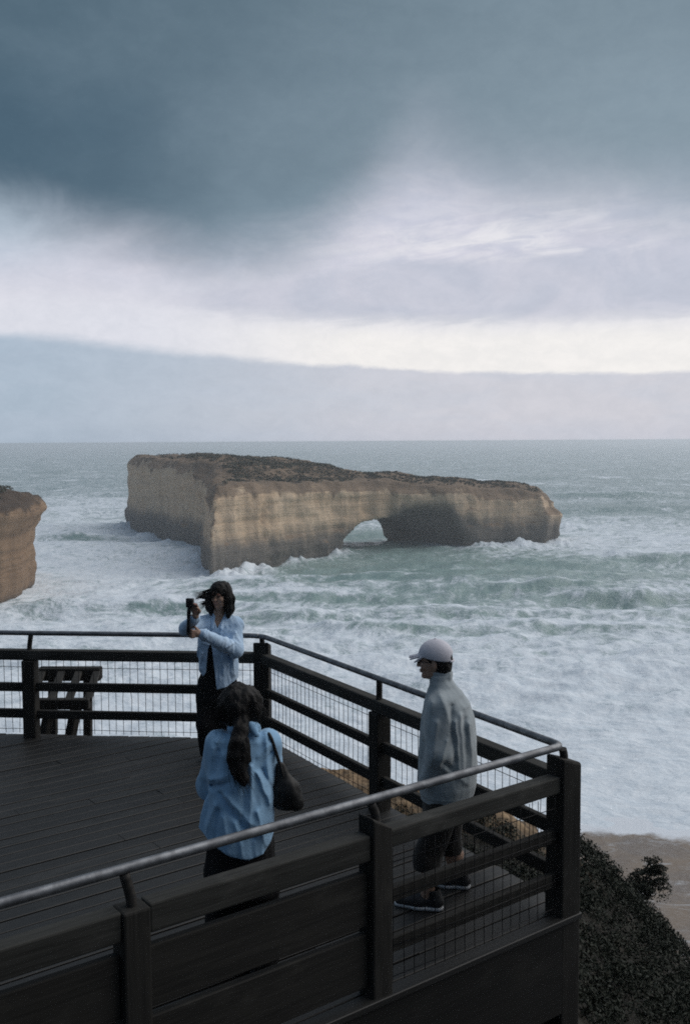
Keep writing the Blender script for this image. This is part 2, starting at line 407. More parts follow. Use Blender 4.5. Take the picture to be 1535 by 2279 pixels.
# ------------------------------------------------------------------ sea
def sea_pt(px, py): p = at_z(px, py, SEA_Z); return p.x, p.y
def blob(X, Y, px, py, rx, ry, rot=0.0):
    cx, cy = sea_pt(px, py); c, s_ = math.cos(rot), math.sin(rot)
    u = (X - cx) * c + (Y - cy) * s_; v = -(X - cx) * s_ + (Y - cy) * c
    return np.exp(-(u / rx) ** 2 - (v / ry) ** 2)
def build_sea():
    H = CAM_Z - SEA_Z
    dep = np.concatenate([np.linspace(math.atan(H / 48.0), math.atan(H / 700.0), 640, endpoint=False), np.geomspace(math.atan(H / 700.0), math.atan(H / 12500.0), 120)])
    r = H / np.tan(dep); th = np.linspace(-R(40), R(40), 1100)
    rr, tt = np.meshgrid(r, th, indexing='ij')
    X = (rr * np.sin(tt)).astype(np.float32); Y = (rr * np.cos(tt)).astype(np.float32)
    Z = np.zeros_like(X)
    D = rr
    wx = X + 9 * gnoise(X / 60, Y / 60, 0.3); wy = Y + 14 * gnoise(X / 70, Y / 45, 1.7)
    rng = np.random.default_rng(5)
    calm = sstep(84, 150, Y)
    for lam, amp, ang in ((96, .70, -4), (70, .45, 7), (48, .38, -13)):
        k = 2 * math.pi / lam; a = R(ang)
        ph = k * (wx * math.sin(a) + wy * math.cos(a)) + rng.uniform(0, 6.28)
        s_ = .5 + .5 * np.sin(ph); Z += amp * calm * (2 * s_ ** 2.2 - .8) * np.exp(-D / 6000)
    for i in range(16):
        lam = rng.uniform(5, 26); a = R(rng.uniform(-60, 60)); k = 2 * math.pi / lam; amp = .0125 * lam * rng.uniform(.6, 1.2)
        ph = k * (wx * math.sin(a) + wy * math.cos(a)) + rng.uniform(0, 6.28)
        Z += amp * np.sin(ph + .6 * np.sin(ph)) * (.25 + .75 * calm) * np.exp(-D / 700)
    Z += 1.15 * fbm(X / 9, Y / 10, 2.2, 5, .58) * (.2 + .8 * calm) * np.exp(-D / 500)
    # surf around the rocks: white water everywhere but in the green lane in front of the arch and out at sea
    foam_and_shade = .66 - .50 * sstep(330, 520, D + 45 * fbm(X / 90, Y / 90, 4.4, 3))
    foam_and_shade += .42 * blob(X, Y, 150, 1130, 70, 150) + .22 * blob(X, Y, 330, 1280, 45, 45)
    foam_and_shade -= .62 * blob(X, Y, 900, 1245, 50, 40) + .30 * blob(X, Y, 720, 1262, 22, 22) + .34 * blob(X, Y, 1050, 1300, 40, 24) + .36 * blob(X, Y, 1350, 1270, 40, 30)
    foam_and_shade -= .22 * blob(X, Y, 1000, 1345, 40, 14) + .20 * blob(X, Y, 1400, 1130, 80, 40)
    foam_and_shade -= .30 * blob(X, Y, 60, 1352, 9, 6) + .30 * blob(X, Y, 180, 1200, 12, 10)
    foam_and_shade += .20 * fbm(X / 40, Y / 22, 7.7, 4) + .24 * fbm(X / 10, Y / 12, 1.7, 5, .62)
    # named breakers: a green face below a white crest
    green = np.zeros_like(X)
    for px, py, L, T, A in ((650, 1372, 16, 5.0, 2.6), (1035, 1362, 20, 5.5, 2.4), (800, 1300, 26, 7, 1.5), (1190, 1318, 26, 7, 1.6), (1400, 1330, 20, 6, 1.4), (360, 1345, 14, 5, 1.5),
                            (520, 1310, 12, 5, 1.3), (1350, 1104, 42, 12, 3.0), (100, 1052, 60, 16, 2.6), (1460, 1068, 26, 16, 3.0), (960, 1030, 34, 20, 2.8), (170, 1196, 12, 7, 2.6),
                            (1010, 1268, 30, 8, 1.4), (640, 1330, 24, 6, 1.2), (1480, 1240, 30, 9, 1.8), (1180, 1250, 26, 8, 1.2), (880, 1400, 26, 5, .9), (1250, 1390, 26, 5, 1.0)):
        cx, cy = sea_pt(px, py); u = (X - cx) / L; v = (Y - cy + 3 * gnoise(X / 14, 0.0, py * .1)) / T
        e = np.exp(-u * u); Z += A * e * np.exp(-np.where(v > 0, v * v * .5, v * v * 2.2)) * (1 + .2 * gnoise(X / 4, Y / 4, 3.0))
        g = e * np.exp(-((v + .55) / .5) ** 2); c = e * np.exp(-((v - .25) / .45) ** 2)
        foam_and_shade += -.40 * g + .34 * c; green += g
    # white water breaking along the foot of the stacks
    for px, py in ((300, 1172), (340, 1192), (400, 1212), (448, 1236), (460, 1262), (500, 1278), (560, 1264), (650, 1246), (735, 1234), (1080, 1220), (1150, 1216), (1240, 1210), (1255, 1170)):
        bb = blob(X, Y, px, py, 6, 7); foam_and_shade += .45 * bb; Z += bb * np.clip(1.5 + 3.2 * fbm(X / 3.5, Y / 3.5, px * .01, 3), 0, 3.4)
    foam_and_shade -= .38 * blob(X, Y, 860, 1222, 12, 14) + .95 * blob(X, Y, 803, 1192, 20, 30)  # foam cut inside the arch, its shade put into the water colour
    foam_and_shade -= .26 * blob(X, Y, 1050, 1290, 110, 55)
    foam_and_shade += .20 * sstep(185, 115, D)
    foam_and_shade = np.clip(foam_and_shade, -.3, 1.15)
    V = np.stack([X, Y, Z + SEA_Z], -1).reshape(-1, 3)
    n, m = X.shape; I = np.arange(n * m).reshape(n, m)
    F = np.stack([I[:-1, :-1], I[:-1, 1:], I[1:, 1:], I[1:, :-1]], -1).reshape(-1, 4)[:, ::-1]
    me = mesh_np('sea', V, F)
    at = me.attributes.new('foam_and_shade', 'FLOAT', 'POINT'); at.data.foreach_set('value', foam_and_shade.ravel().astype(np.float32))
    at = me.attributes.new('breaker', 'FLOAT', 'POINT'); at.data.foreach_set('value', np.clip(green, 0, 1).ravel().astype(np.float32))
    return me
def sea_mat():
    m, b, p = new_mat('sea_water')
    P = b.pos(); f = b.attr('foam_and_shade'); g = b.attr('breaker')
    x, y, z = b.xyz(P)
    wv = b.noise(b.map(P, (.03, .045, 0)), 1.0, 3, .5)
    wq = b.mul(b.sub(wv, .5), 26.0)
    Q = b.vec(b.add(x, wq), b.add(y, b.mul(wq, .7)), 0.0)
    lace1 = b.noise(b.map(Q, (.105, .085, 1)), 1.0, 7, .66, .9)
    lace = b.sub(1.0, b.mul(b.m('ABSOLUTE', b.sub(lace1, .5)), 5.5))
    cell = b.vor(b.map(Q, (.20, .17, 1)), 1.0, 'DISTANCE_TO_EDGE')
    cellm = b.ss(.22, .0, cell)
    fine = b.noise(b.map(Q, (.42, .34, 1)), 1.0, 8, .68, .5)
    tiny = b.noise(b.map(P, (2.4, 4.2, 1)), 1.0, 5, .62)
    val = b.add(f, b.add(b.mul(b.m('MAXIMUM', lace, -.6), .30), b.add(b.mul(cellm, .14), b.add(b.mul(b.sub(fine, .5), 1.7), b.mul(b.sub(tiny, .5), .85)))))
    dist = b.m('SQRT', b.add(b.mul(x, x), b.mul(y, y)))
    caps = b.noise(b.map(P, (.020, .016, 0)), 1.0, 6, .66, .4)
    caps = b.mul(b.ss(.585, .70, caps), b.ss(350, 600, dist))
    val = b.add(val, b.mul(caps, .75))
    mask = b.ss(.20, 1.0, val)
    deepf = b.ss(260, 620, dist)
    water = b.mix(deepf, (.24, .335, .32, 1), (.12, .20, .20, 1))
    chop = b.noise(b.map(P, (.012, .022, 0)), 1.0, 5, .6, .5)
    water = b.mix(b.mul(b.ss(.62, .38, chop), .55), water, (.15, .24, .232, 1))
    water = b.mix(b.mul(g, .4), water, (.165, .270, .252, 1))
    foamc = b.mix(b.ss(.25, .75, b.add(b.mul(fine, .6), b.mul(tiny, .4))), (.56, .645, .72, 1), (.83, .87, .905, 1))
    b.put(p.inputs['Base Color'], b.mix(mask, water, foamc))
    b.put(p.inputs['Roughness'], b.add(.30, b.mul(mask, .5)))
    p.inputs['IOR'].default_value = 1.33
    b.put(p.inputs['Specular IOR Level'], b.add(.5, b.mul(mask, -.4)))
    hgt = b.add(b.mul(b.noise(b.map(P, (.5, .8, .5)), 1.0, 6, .62, .3), .55), b.mul(mask, .12))
    b.L.new(b.bump(hgt, .75, 1.0), p.inputs['Normal'])
    return m
sea = link('sea', build_sea(), sea_mat()); tag(sea, kind='structure')

# beach under the cliff: a sheet rising out of the water towards the land
def build_beach():
    xs = np.linspace(4, 110, 220); ys = np.linspace(26, 108, 260); X, Y = np.meshgrid(xs, ys, indexing='ij')
    wl = sea_pt(1290, 1838)[1]
    s_ = wl + 1.8 * gnoise(X / 9, 0.0, 3.1) - .09 * (X - 20) - Y
    Z = SEA_Z + .04 + s_ * .055 + .15 * fbm(X / 6, Y / 6, 1.0, 3) * sstep(0, 12, s_)
    V = np.stack([X, Y, Z], -1).reshape(-1, 3); n, m = X.shape; I = np.arange(n * m).reshape(n, m)
    F = np.stack([I[:-1, :-1], I[1:, :-1], I[1:, 1:], I[:-1, 1:]], -1).reshape(-1, 4)
    me = mesh_np('beach', V, F); w_ = sstep(4.5, .4, s_ + 2.2 * fbm(X / 3, Y / 3, 2.0, 4))
    at = me.attributes.new('wash', 'FLOAT', 'POINT'); at.data.foreach_set('value', w_.ravel().astype(np.float32)); return me
def beach_mat():
    m, b, p = new_mat('wet_sand'); P = b.pos()
    n = b.noise(P, .22, 6, .6, .6); n2 = b.noise(b.map(P, (1, 1.6, 1)), 2.2, 6, .65); n3 = b.noise(b.map(P, (.5, 1, 1)), .5, 6, .7, 1.0)
    c = b.mix(b.ss(.35, .65, n), (.105, .076, .056, 1), (.185, .142, .105, 1))
    c = b.mix(b.mul(b.ss(.4, .75, n2), .5), c, (.25, .23, .21, 1))
    c = b.mix(b.mul(b.ss(.52, .72, n3), .7), c, (.50, .54, .58, 1))
    ws = b.attr('wash'); c = b.mix(b.ss(.35, .75, b.add(b.mul(ws, .62), b.mul(n2, .42))), c, (.66, .70, .75, 1))
    b.put(p.inputs['Base Color'], c); b.put(p.inputs['Roughness'], b.ss(.3, .7, n, .35, .8))
    b.L.new(b.bump(n2, .5, .15), p.inputs['Normal']); return m
tag(link('beach', build_beach(), beach_mat()), kind='structure')
# ------------------------------------------------------------------ rock arch and cliff (distance grids)
def poly_sdf(P, X, Y):
    P = np.array(P, np.float32); n = len(P); d = np.full(X.shape, 1e9, np.float32); ins = np.zeros(X.shape, bool)
    for i in range(n):
        a = P[i]; c = P[(i + 1) % n]; e = c - a
        wx, wy = X - a[0], Y - a[1]; t = np.clip((wx * e[0] + wy * e[1]) / (e @ e), 0, 1)
        d = np.minimum(d, (wx - e[0] * t) ** 2 + (wy - e[1] * t) ** 2)
        cond = (a[1] <= Y) != (c[1] <= Y)
        xi = a[0] + (Y - a[1]) * e[0] / (e[1] if abs(e[1]) > 1e-6 else 1e-6)
        ins ^= cond & (X < xi)
    return np.where(ins, -np.sqrt(d), np.sqrt(d))
def idw(ctrl, X, Y, pw=3.0):
    num = 0; den = 0
    for x, y, h in ctrl:
        w = 1 / ((X - x) ** 2 + (Y - y) ** 2 + 40) ** (pw / 2); num = num + w * h; den = den + w
    return num / den
def rock_mat(name, tan, pale, wet_shade, earth, wet_shade_h, haze=0):
    m, b, p = new_mat(name); P = b.coord(); x, y, z = b.xyz(P)
    nz = b.N.new('ShaderNodeNewGeometry'); up = b.xyz(nz.outputs['Normal'])[2]
    big = b.noise(P, .06, 5, .6, .4); str_ = b.noise(b.map(P, (.02, .02, .55)), 1.0, 5, .6, .2)
    vert = b.noise(b.map(P, (.34, .34, .03)), 1.0, 6, .62, .3); fine = b.noise(P, .8, 7, .68)
    c = b.mix(b.ss(.35, .68, b.add(b.mul(big, .5), b.mul(str_, .5))), tan, pale)
    c = b.mix(b.mul(b.ss(.52, .76, vert), .20), c, (tan[0] * .48, tan[1] * .50, tan[2] * .54, 1))
    c = b.mix(b.mul(b.ss(.50, .64, str_), .34), c, (tan[0] * .62, tan[1] * .60, tan[2] * .60, 1))
    c = b.mix(b.mul(b.ss(.45, .8, fine), .35), c, (tan[0] * .7, tan[1] * .68, tan[2] * .66, 1))
    wl = b.add(b.add(z, b.add(b.mul(b.ss(-34, -46, x), -.4 if wet_shade_h > 3 else 0.0), b.mul(b.mul(b.ss(8, 20, x), b.ss(48, 30, x)), -6.0 if wet_shade_h > 3 else 0.0))), b.add(b.mul(b.sub(big, .5), -7.0), b.mul(b.sub(vert, .5), -5.0)))  # dark band lifted round the cave, its shade put into the rock colour
    c = b.mix(b.mul(b.ss(wet_shade_h + 2.6, wet_shade_h - 3.0, wl), .86), c, wet_shade)          # tide-wetted, algae-dark foot, and painted shade in the cave
    c = b.mix(b.ss(.35, .62, b.add(up, b.mul(b.sub(fine, .5), .5))), c, earth)   # soil on ledges and the flat top
    at = b.attr('soil'); c = b.mix(at, c, b.mix(fine, earth, (earth[0] * .55, earth[1] * .55, earth[2] * .55, 1)))
    b.put(p.inputs['Base Color'], c); p.inputs['Roughness'].default_value = .92; p.inputs['Specular IOR Level'].default_value = .2
    h = b.add(b.mul(fine, .7), b.add(b.mul(str_, 1.6), b.mul(vert, .8)))
    b.L.new(b.bump(h, .8, .7), p.inputs['Normal']); return m

ARCH_POLY = [(-35.5, 261), (-29, 271), (-23, 280), (-13, 294), (-4, 306), (6, 314), (14, 318), (32, 322), (53, 330), (67, 333), (72, 340), (73, 356), (60, 366), (34, 364), (14, 356),
             (-6, 356), (-24, 372), (-50, 408), (-76, 430), (-88, 430), (-91, 418), (-84, 397), (-70, 369), (-57, 342), (-46, 318), (-42, 300), (-40, 280)]
ARCH_TOP = [(-35.5, 261, 22.8), (-23, 280, 23.6), (-10, 300, 22.6), (6, 314, 22.0), (32, 322, 20.6), (53, 331, 18.6), (71, 335, 17.0), (76, 350, 17.6), (55, 352, 20.3), (36, 345, 22.0), (10, 345, 24.0),
            (-14, 340, 27.0), (-32, 318, 28.2), (-42, 335, 30.0), (-30, 355, 29.0), (-50, 360, 29.6), (-46, 312, 25.4), (-57, 342, 27.4), (-70, 369, 28.4), (-84, 400, 29.2), (-88, 425, 29.4), (-60, 400, 30)]
def arch_top(x, y):
    return idw(ARCH_TOP, x, y, 4.0)
def soil_attr(me, poly, top_fn, edge, tongue=3.0):
    v = np.empty(len(me.vertices) * 3, np.float32); me.vertices.foreach_get('co', v); v = v.reshape(-1, 3)
    dep = top_fn(v[:, 0], v[:, 1]) - v[:, 2]
    n = fbm(v[:, 0] / 7, v[:, 1] / 7, v[:, 2] / 22, 4) ; n2 = fbm(v[:, 0] / 2.4, v[:, 1] / 2.4, v[:, 2] / 12, 3)
    a = 1 - sstep(edge - .8, edge + 1.0, dep - tongue * n - 1.8 * n2)
    at = me.attributes.new('soil', 'FLOAT', 'POINT'); at.data.foreach_set('value', a.astype(np.float32))
def build_arch():
    F = Field((-98, 254, -3), (84, 440, 34), .8)
    x, y, z = F.ax[0][:, None], F.ax[1][None, :], F.ax[2]
    X, Y = np.broadcast_arrays(x, y)
    # broken plan outline: buttresses and gullies
    pd = poly_sdf(ARCH_POLY, X + 1.8 * fbm(X / 10, Y / 10, 5.0, 4), Y + 1.8 * fbm(X / 10, Y / 10, 9.0, 4))
    pd = pd + .9 * np.abs(gnoise(X / 5.5, Y / 5.5, 2.0)) * 1.4 + .35 * fbm(X / 2.2, Y / 2.2, 6.0, 2)
    T = arch_top(X, Y) + .8 * fbm(X / 7, Y / 7, 3.0, 3)
    zc = z[None, None, :]
    prof = np.interp(z, [-3, 0, 1.2, 3, 6.5, 8, 14, 20, 23, 30], [.2, -.2, -.3, -.9, -.7, -.2, .5, .4, .1, .5]).astype(np.float32)[None, None, :]
    lay = (.42 * gnoise(.37, .91, z / 1.1) + .36 * gnoise(7.7, 1.3, z / 2.6)).astype(np.float32)[None, None, :]
    d3 = pd[:, :, None] + prof + lay
    d3 = d3 - (1.7 * sstep(61, 70, X))[:, :, None] * np.exp(-((zc - 8.8) / 2.6) ** 2) + (1.2 * sstep(61, 70, X))[:, :, None] * sstep(11, 20, zc)
    # weathered shoulder: the upper few metres slope back from the edge
    sh = T[:, :, None] - zc
    rim = np.clip(3.2 - sh, 0, 3.2) * np.clip(.9 + 1.3 * gnoise(X / 12, Y / 12, 8.0), .1, 2.2)[:, :, None]
    d3 = np.maximum(d3 + rim, -sh)
    # the tunnel under the bridge, its axis running away to the left
    a = np.array((-.45, .893)); n = np.array((.893, .45)); c = np.array((14.0, 313.5))
    s_ = (X - c[0]) * n[0] + (Y - c[1]) * n[1]; l_ = (X - c[0]) * a[0] + (Y - c[1]) * a[1]
    s_ = s_ + .8 * fbm(X / 5, Y / 5, 1.0, 3) - 1.5
    rx = 18.6 + 0 * l_; rz = 10.2 + 1.6 * fbm(X / 6, Y / 6, 4.0, 3)
    tun = (np.sqrt((s_ / rx) ** 2)[:, :, None] ** 2.4 + (np.clip(zc + 2, 0, None) / (rz[:, :, None] + 2)) ** 2.2) ** .43 - 1
    tun = tun * 9 + .5 * lay
    tun = np.where((l_ > -28)[:, :, None], tun, 9)
    F.d = np.maximum(d3, -tun).astype(np.float32)
    # cave hollow beside the arch, in the right mass
    F.ell((26.5, 321.0, -1.0), (13.5, 12.0, 15.2), 3.0, 'sub')
    F.noise(1.3, (.16, .16, .22), 5, 3.0, 4.0)
    me = F.net('rock'); soil_attr(me, ARCH_POLY, arch_top, 2.3, 6.5)
    return me
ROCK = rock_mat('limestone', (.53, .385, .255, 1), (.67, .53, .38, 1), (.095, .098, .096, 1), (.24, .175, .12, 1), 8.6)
arch_root = thing('rock_arch', 'long flat-topped limestone sea arch standing in white surf offshore', 'rock arch', (0, 0, SEA_Z))
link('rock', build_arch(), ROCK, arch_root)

# low scrub on the arch's top: leafy clumps
def leaf_mass(name, C, size, per, leaf, seed, flat=.75, smooth=False):
    """clumps of leaf-sized faces; C (n,3), size (n,)"""
    r = np.random.default_rng(seed); n = len(C)
    ctr = np.repeat(C, per, 0); sz = np.repeat(size, per)
    dv = r.normal(size=(n * per, 3)); dv /= np.linalg.norm(dv, axis=1)[:, None]; dv[:, 2] = np.abs(dv[:, 2]) * .9 - .15
    rad = r.uniform(.45, 1.0, n * per) ** .6
    p = ctr + dv * (rad * sz)[:, None] * np.array((1, 1, flat))
    nrm = dv + r.normal(size=dv.shape) * .6; nrm /= np.linalg.norm(nrm, axis=1)[:, None]
    t = np.cross(nrm, r.normal(size=nrm.shape)); t /= np.linalg.norm(t, axis=1)[:, None] + 1e-9; bt = np.cross(nrm, t)
    L = (leaf * r.uniform(.6, 1.4, n * per))[:, None]
    if hasattr(leaf, '__len__'): L = (np.repeat(leaf, per) * r.uniform(.6, 1.4, n * per))[:, None]
    w = L * .5
    V = np.stack([p - t * L, p + bt * w * .8 - t * L * .1, p + t * L, p - bt * w * .8 - t * L * .1], 1).reshape(-1, 3)
    F = np.arange(len(V)).reshape(-1, 4)
    me = mesh_np(name, V, F, smooth)
    at = me.attributes.new('tone', 'FLOAT', 'POINT'); tn = np.repeat(np.clip(np.repeat(r.uniform(0, 1, n), per) * .6 + r.uniform(0, .4, n * per), 0, 1), 4)
    at.data.foreach_set('value', tn.astype(np.float32))
    return me
def leaf_mat(name, c0, c1, c2):
    m, b, p = new_mat(name); t = b.attr('tone')
    c = b.mix(b.ss(0, .55, t), c0, c1); c = b.mix(b.ss(.6, 1, t), c, c2)
    b.put(p.inputs['Base Color'], c); p.inputs['Roughness'].default_value = .7; p.inputs['Specular IOR Level'].default_value = .25
    return m
def arch_scrub():
    r = np.random.default_rng(21); P = r.uniform((-95, 256), (80, 436), (60000, 2)).astype(np.float32)
    d = poly_sdf(ARCH_POLY, P[:, 0], P[:, 1]); T = arch_top(P[:, 0], P[:, 1])
    n = fbm(P[:, 0] / 13, P[:, 1] / 13, 2.0, 3)
    far = (P[:, 0] < -8)
    dens = sstep(-5.0, -8.5, d + 5 * n) * np.where(far, 1.0, .85)
    dens *= np.where(P[:, 0] < -62, sstep(.0, .2, n) * .5, 1.0)
    k = r.uniform(0, 1, len(P)) < dens * .34
    P = P[k]; T = T[k]; d = d[k]
    z = T + .8 * fbm(P[:, 0] / 7, P[:, 1] / 7, 3.0, 3)
    sz = r.uniform(.5, 1.15, len(P)) * np.where(P[:, 0] < 0, 1.15, .62)
    C = np.stack([P[:, 0], P[:, 1], z + .1], 1)
    return leaf_mass('scrub', C, sz, 14, .30, 22)
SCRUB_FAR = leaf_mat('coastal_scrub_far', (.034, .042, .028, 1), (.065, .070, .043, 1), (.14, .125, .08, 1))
o = link('scrub', arch_scrub(), SCRUB_FAR, arch_root)

CL_POLY = [(-74.5, 214), (-72.5, 224), (-76, 246), (-92, 262), (-150, 268), (-150, 196), (-104, 197), (-84, 205)]
CL_TOP = [(-73, 214, 20.2), (-72, 226, 20.4), (-76.5, 218, 22.0), (-78.5, 222, 22.8), (-81, 230, 25.6), (-76, 246, 22), (-100, 230, 26.5), (-84, 206, 23), (-150, 230, 27)]
def cl_top(x, y): return idw(CL_TOP, x, y, 4.0)
def build_cliff():
    F = Field((-112, 188, -3), (-64, 274, 30), .6)
    X, Y = np.broadcast_arrays(F.ax[0][:, None], F.ax[1][None, :]); z = F.ax[2]; zc = z[None, None, :]
    pd = poly_sdf(CL_POLY, X + 1.2 * fbm(X / 8, Y / 8, 1.5, 3), Y + 1.2 * fbm(X / 8, Y / 8, 2.5, 3)) + .8 * np.abs(gnoise(X / 5, Y / 5, 1.0)) + .3 * fbm(X / 2, Y / 2, 1.0, 2)
    T = cl_top(X, Y) + .9 * fbm(X / 4, Y / 4, 3.0, 3)
    prof = np.interp(z, [-3, 0, 1.0, 2.5, 6, 10, 14, 17, 19, 20.5, 24], [1.8, 1.6, 1.2, .8, .5, .6, .2, -1.2, -2.6, -1.9, .3]).astype(np.float32)[None, None, :]
    lay = (.5 * gnoise(.37, .91, z / .9) + .5 * gnoise(7.7, 1.3, z / 2.2)).astype(np.float32)[None, None, :]
    F.d = np.maximum(pd[:, :, None] + prof + lay, zc - T[:, :, None]).astype(np.float32)
    F.noise(.7, (.2, .2, .3), 4, 2.5, 9.0)
    me = F.net('rock'); soil_attr(me, CL_POLY, cl_top, .9); return me
ROCK2 = rock_mat('ochre_limestone', (.24, .155, .095, 1), (.33, .225, .14, 1), (.06, .062, .06, 1), (.10, .07, .048, 1), 1.5)
cl = thing('sea_stack', 'ochre rock stack with overhanging rim cut off by the left edge of the photo', 'rock stack', (0, 0, SEA_Z))
link('rock', build_cliff(), ROCK2, cl)
r = np.random.default_rng(31); P = r.uniform((-108, 200), (-70, 264), (2400, 2)); dd = poly_sdf(CL_POLY, P[:, 0].astype(np.float32), P[:, 1].astype(np.float32)); P = P[(dd < -4.5)]
link('scrub', leaf_mass('scrub', np.stack([P[:, 0], P[:, 1], cl_top(P[:, 0], P[:, 1]) + .2], 1), r.uniform(.4, .9, len(P)), 16, .22, 32), SCRUB_FAR, cl)
# ------------------------------------------------------------------ lookout: land, deck, railings, bench
HZ = 1.08                                         # handrail axis above the deck
HN = at_z(1250, 1660, HZ); HF = at_z(582, 1415, HZ); HL = at_z(0, 1408, HZ); HB = at_z(0, 2011, HZ)
def ext(a, b, k):                                 # a point on the line a -> b, k metres beyond b
    d = (b - a).normalized(); return b + d * k
OFF = .075                                        # the handrail leans this far inside the posts
def off_line(a, b, s_):
    d = (b - a).normalized(); n = Vector((-d.y, d.x, 0)); return a + n * s_, b + n * s_
def meet(a, b, c, d):
    u, v = b - a, d - c; k = ((c - a).x * v.y - (c - a).y * v.x) / (u.x * v.y - u.y * v.x); return a + u * k
# going round the deck: far left -> far corner -> near corner -> near left, the sea on the left hand
HL2 = ext(HF, HL, 3.2); HB2 = ext(HN, HB, 2.6)
l1, l2, l3 = off_line(HL2, HF, .03), off_line(HF, HN, .018), off_line(HN, HB2, .0)
PF = meet(*l1, *l2); PN = meet(*l2, *l3); PL = l1[0].copy(); PB = l3[1].copy()
for v in (PF, PN, PL, PB): v.z = 0

def wood(name, c1, c2, c3, rough=.8, spec=.3):
    """weathered hardwood, grain along local X"""
    m, b, p = new_mat(name); P = b.coord(); oi = b.N.new('ShaderNodeObjectInfo').outputs['Random']
    x, y, z = b.xyz(P); Q = b.vec(b.add(x, b.mul(oi, 37.0)), b.add(y, b.mul(oi, 11.0)), z)
    g = b.noise(b.map(Q, (2.2, 60, 60)), 1.0, 5, .6, .4); g2 = b.noise(b.map(Q, (.9, 9, 9)), 1.0, 5, .6, .6); g3 = b.noise(b.map(Q, (3, 6, 6)), 1.0, 4, .6)
    c = b.mix(b.ss(.34, .66, b.add(b.mul(g, .6), b.mul(g2, .4))), c1, c2)
    c = b.mix(b.mul(b.ss(.52, .75, g3), .55), c, c3)
    t = b.attr('tone'); c = b.mix(b.mul(t, .62), c, c1)
    b.put(p.inputs['Base Color'], c); p.inputs['Roughness'].default_value = rough; p.inputs['Specular IOR Level'].default_value = spec
    b.L.new(b.bump(b.add(b.mul(g, .7), b.mul(g2, .5)), .55, .004), p.inputs['Normal']); return m
WOOD = wood('weathered_rail_timber', (.009, .0085, .0073, 1), (.023, .0215, .0185, 1), (.046, .043, .037, 1))
EDGEWOOD = wood('dark_edge_timber', (.005, .005, .0045, 1), (.011, .0105, .0095, 1), (.020, .019, .017, 1))  # edge boards, darker than the rail timber
GREYWOOD = wood('sun_greyed_timber', (.015, .015, .013, 1), (.042, .0415, .037, 1), (.080, .078, .071, 1))
PLANK = wood('deck_timber', (.0065, .0062, .0058, 1), (.025, .0245, .023, 1), (.046, .0445, .0415, 1), .55, .42)
def steel():
    m, b, p = new_mat('galvanised_steel'); P = b.coord()
    n = b.noise(P, 14, 5, .6); n2 = b.noise(b.map(P, (3, 40, 40)), 1.0, 4, .6)
    b.put(p.inputs['Base Color'], b.mix(b.ss(.35, .7, n), (.12, .125, .135, 1), (.22, .23, .245, 1))); p.inputs['Metallic'].default_value = .75
    b.put(p.inputs['Roughness'], b.ss(.3, .7, n2, .45, .62)); return m
STEEL = steel()
IRON = plain('dark_painted_iron', (.018, .018, .018), (.04, .035, .03), 40, .6, .2, .002)
WIRE = plain('weathered_wire', (.010, .010, .011), (.020, .020, .021), 60, .55, 0, metal=.3)

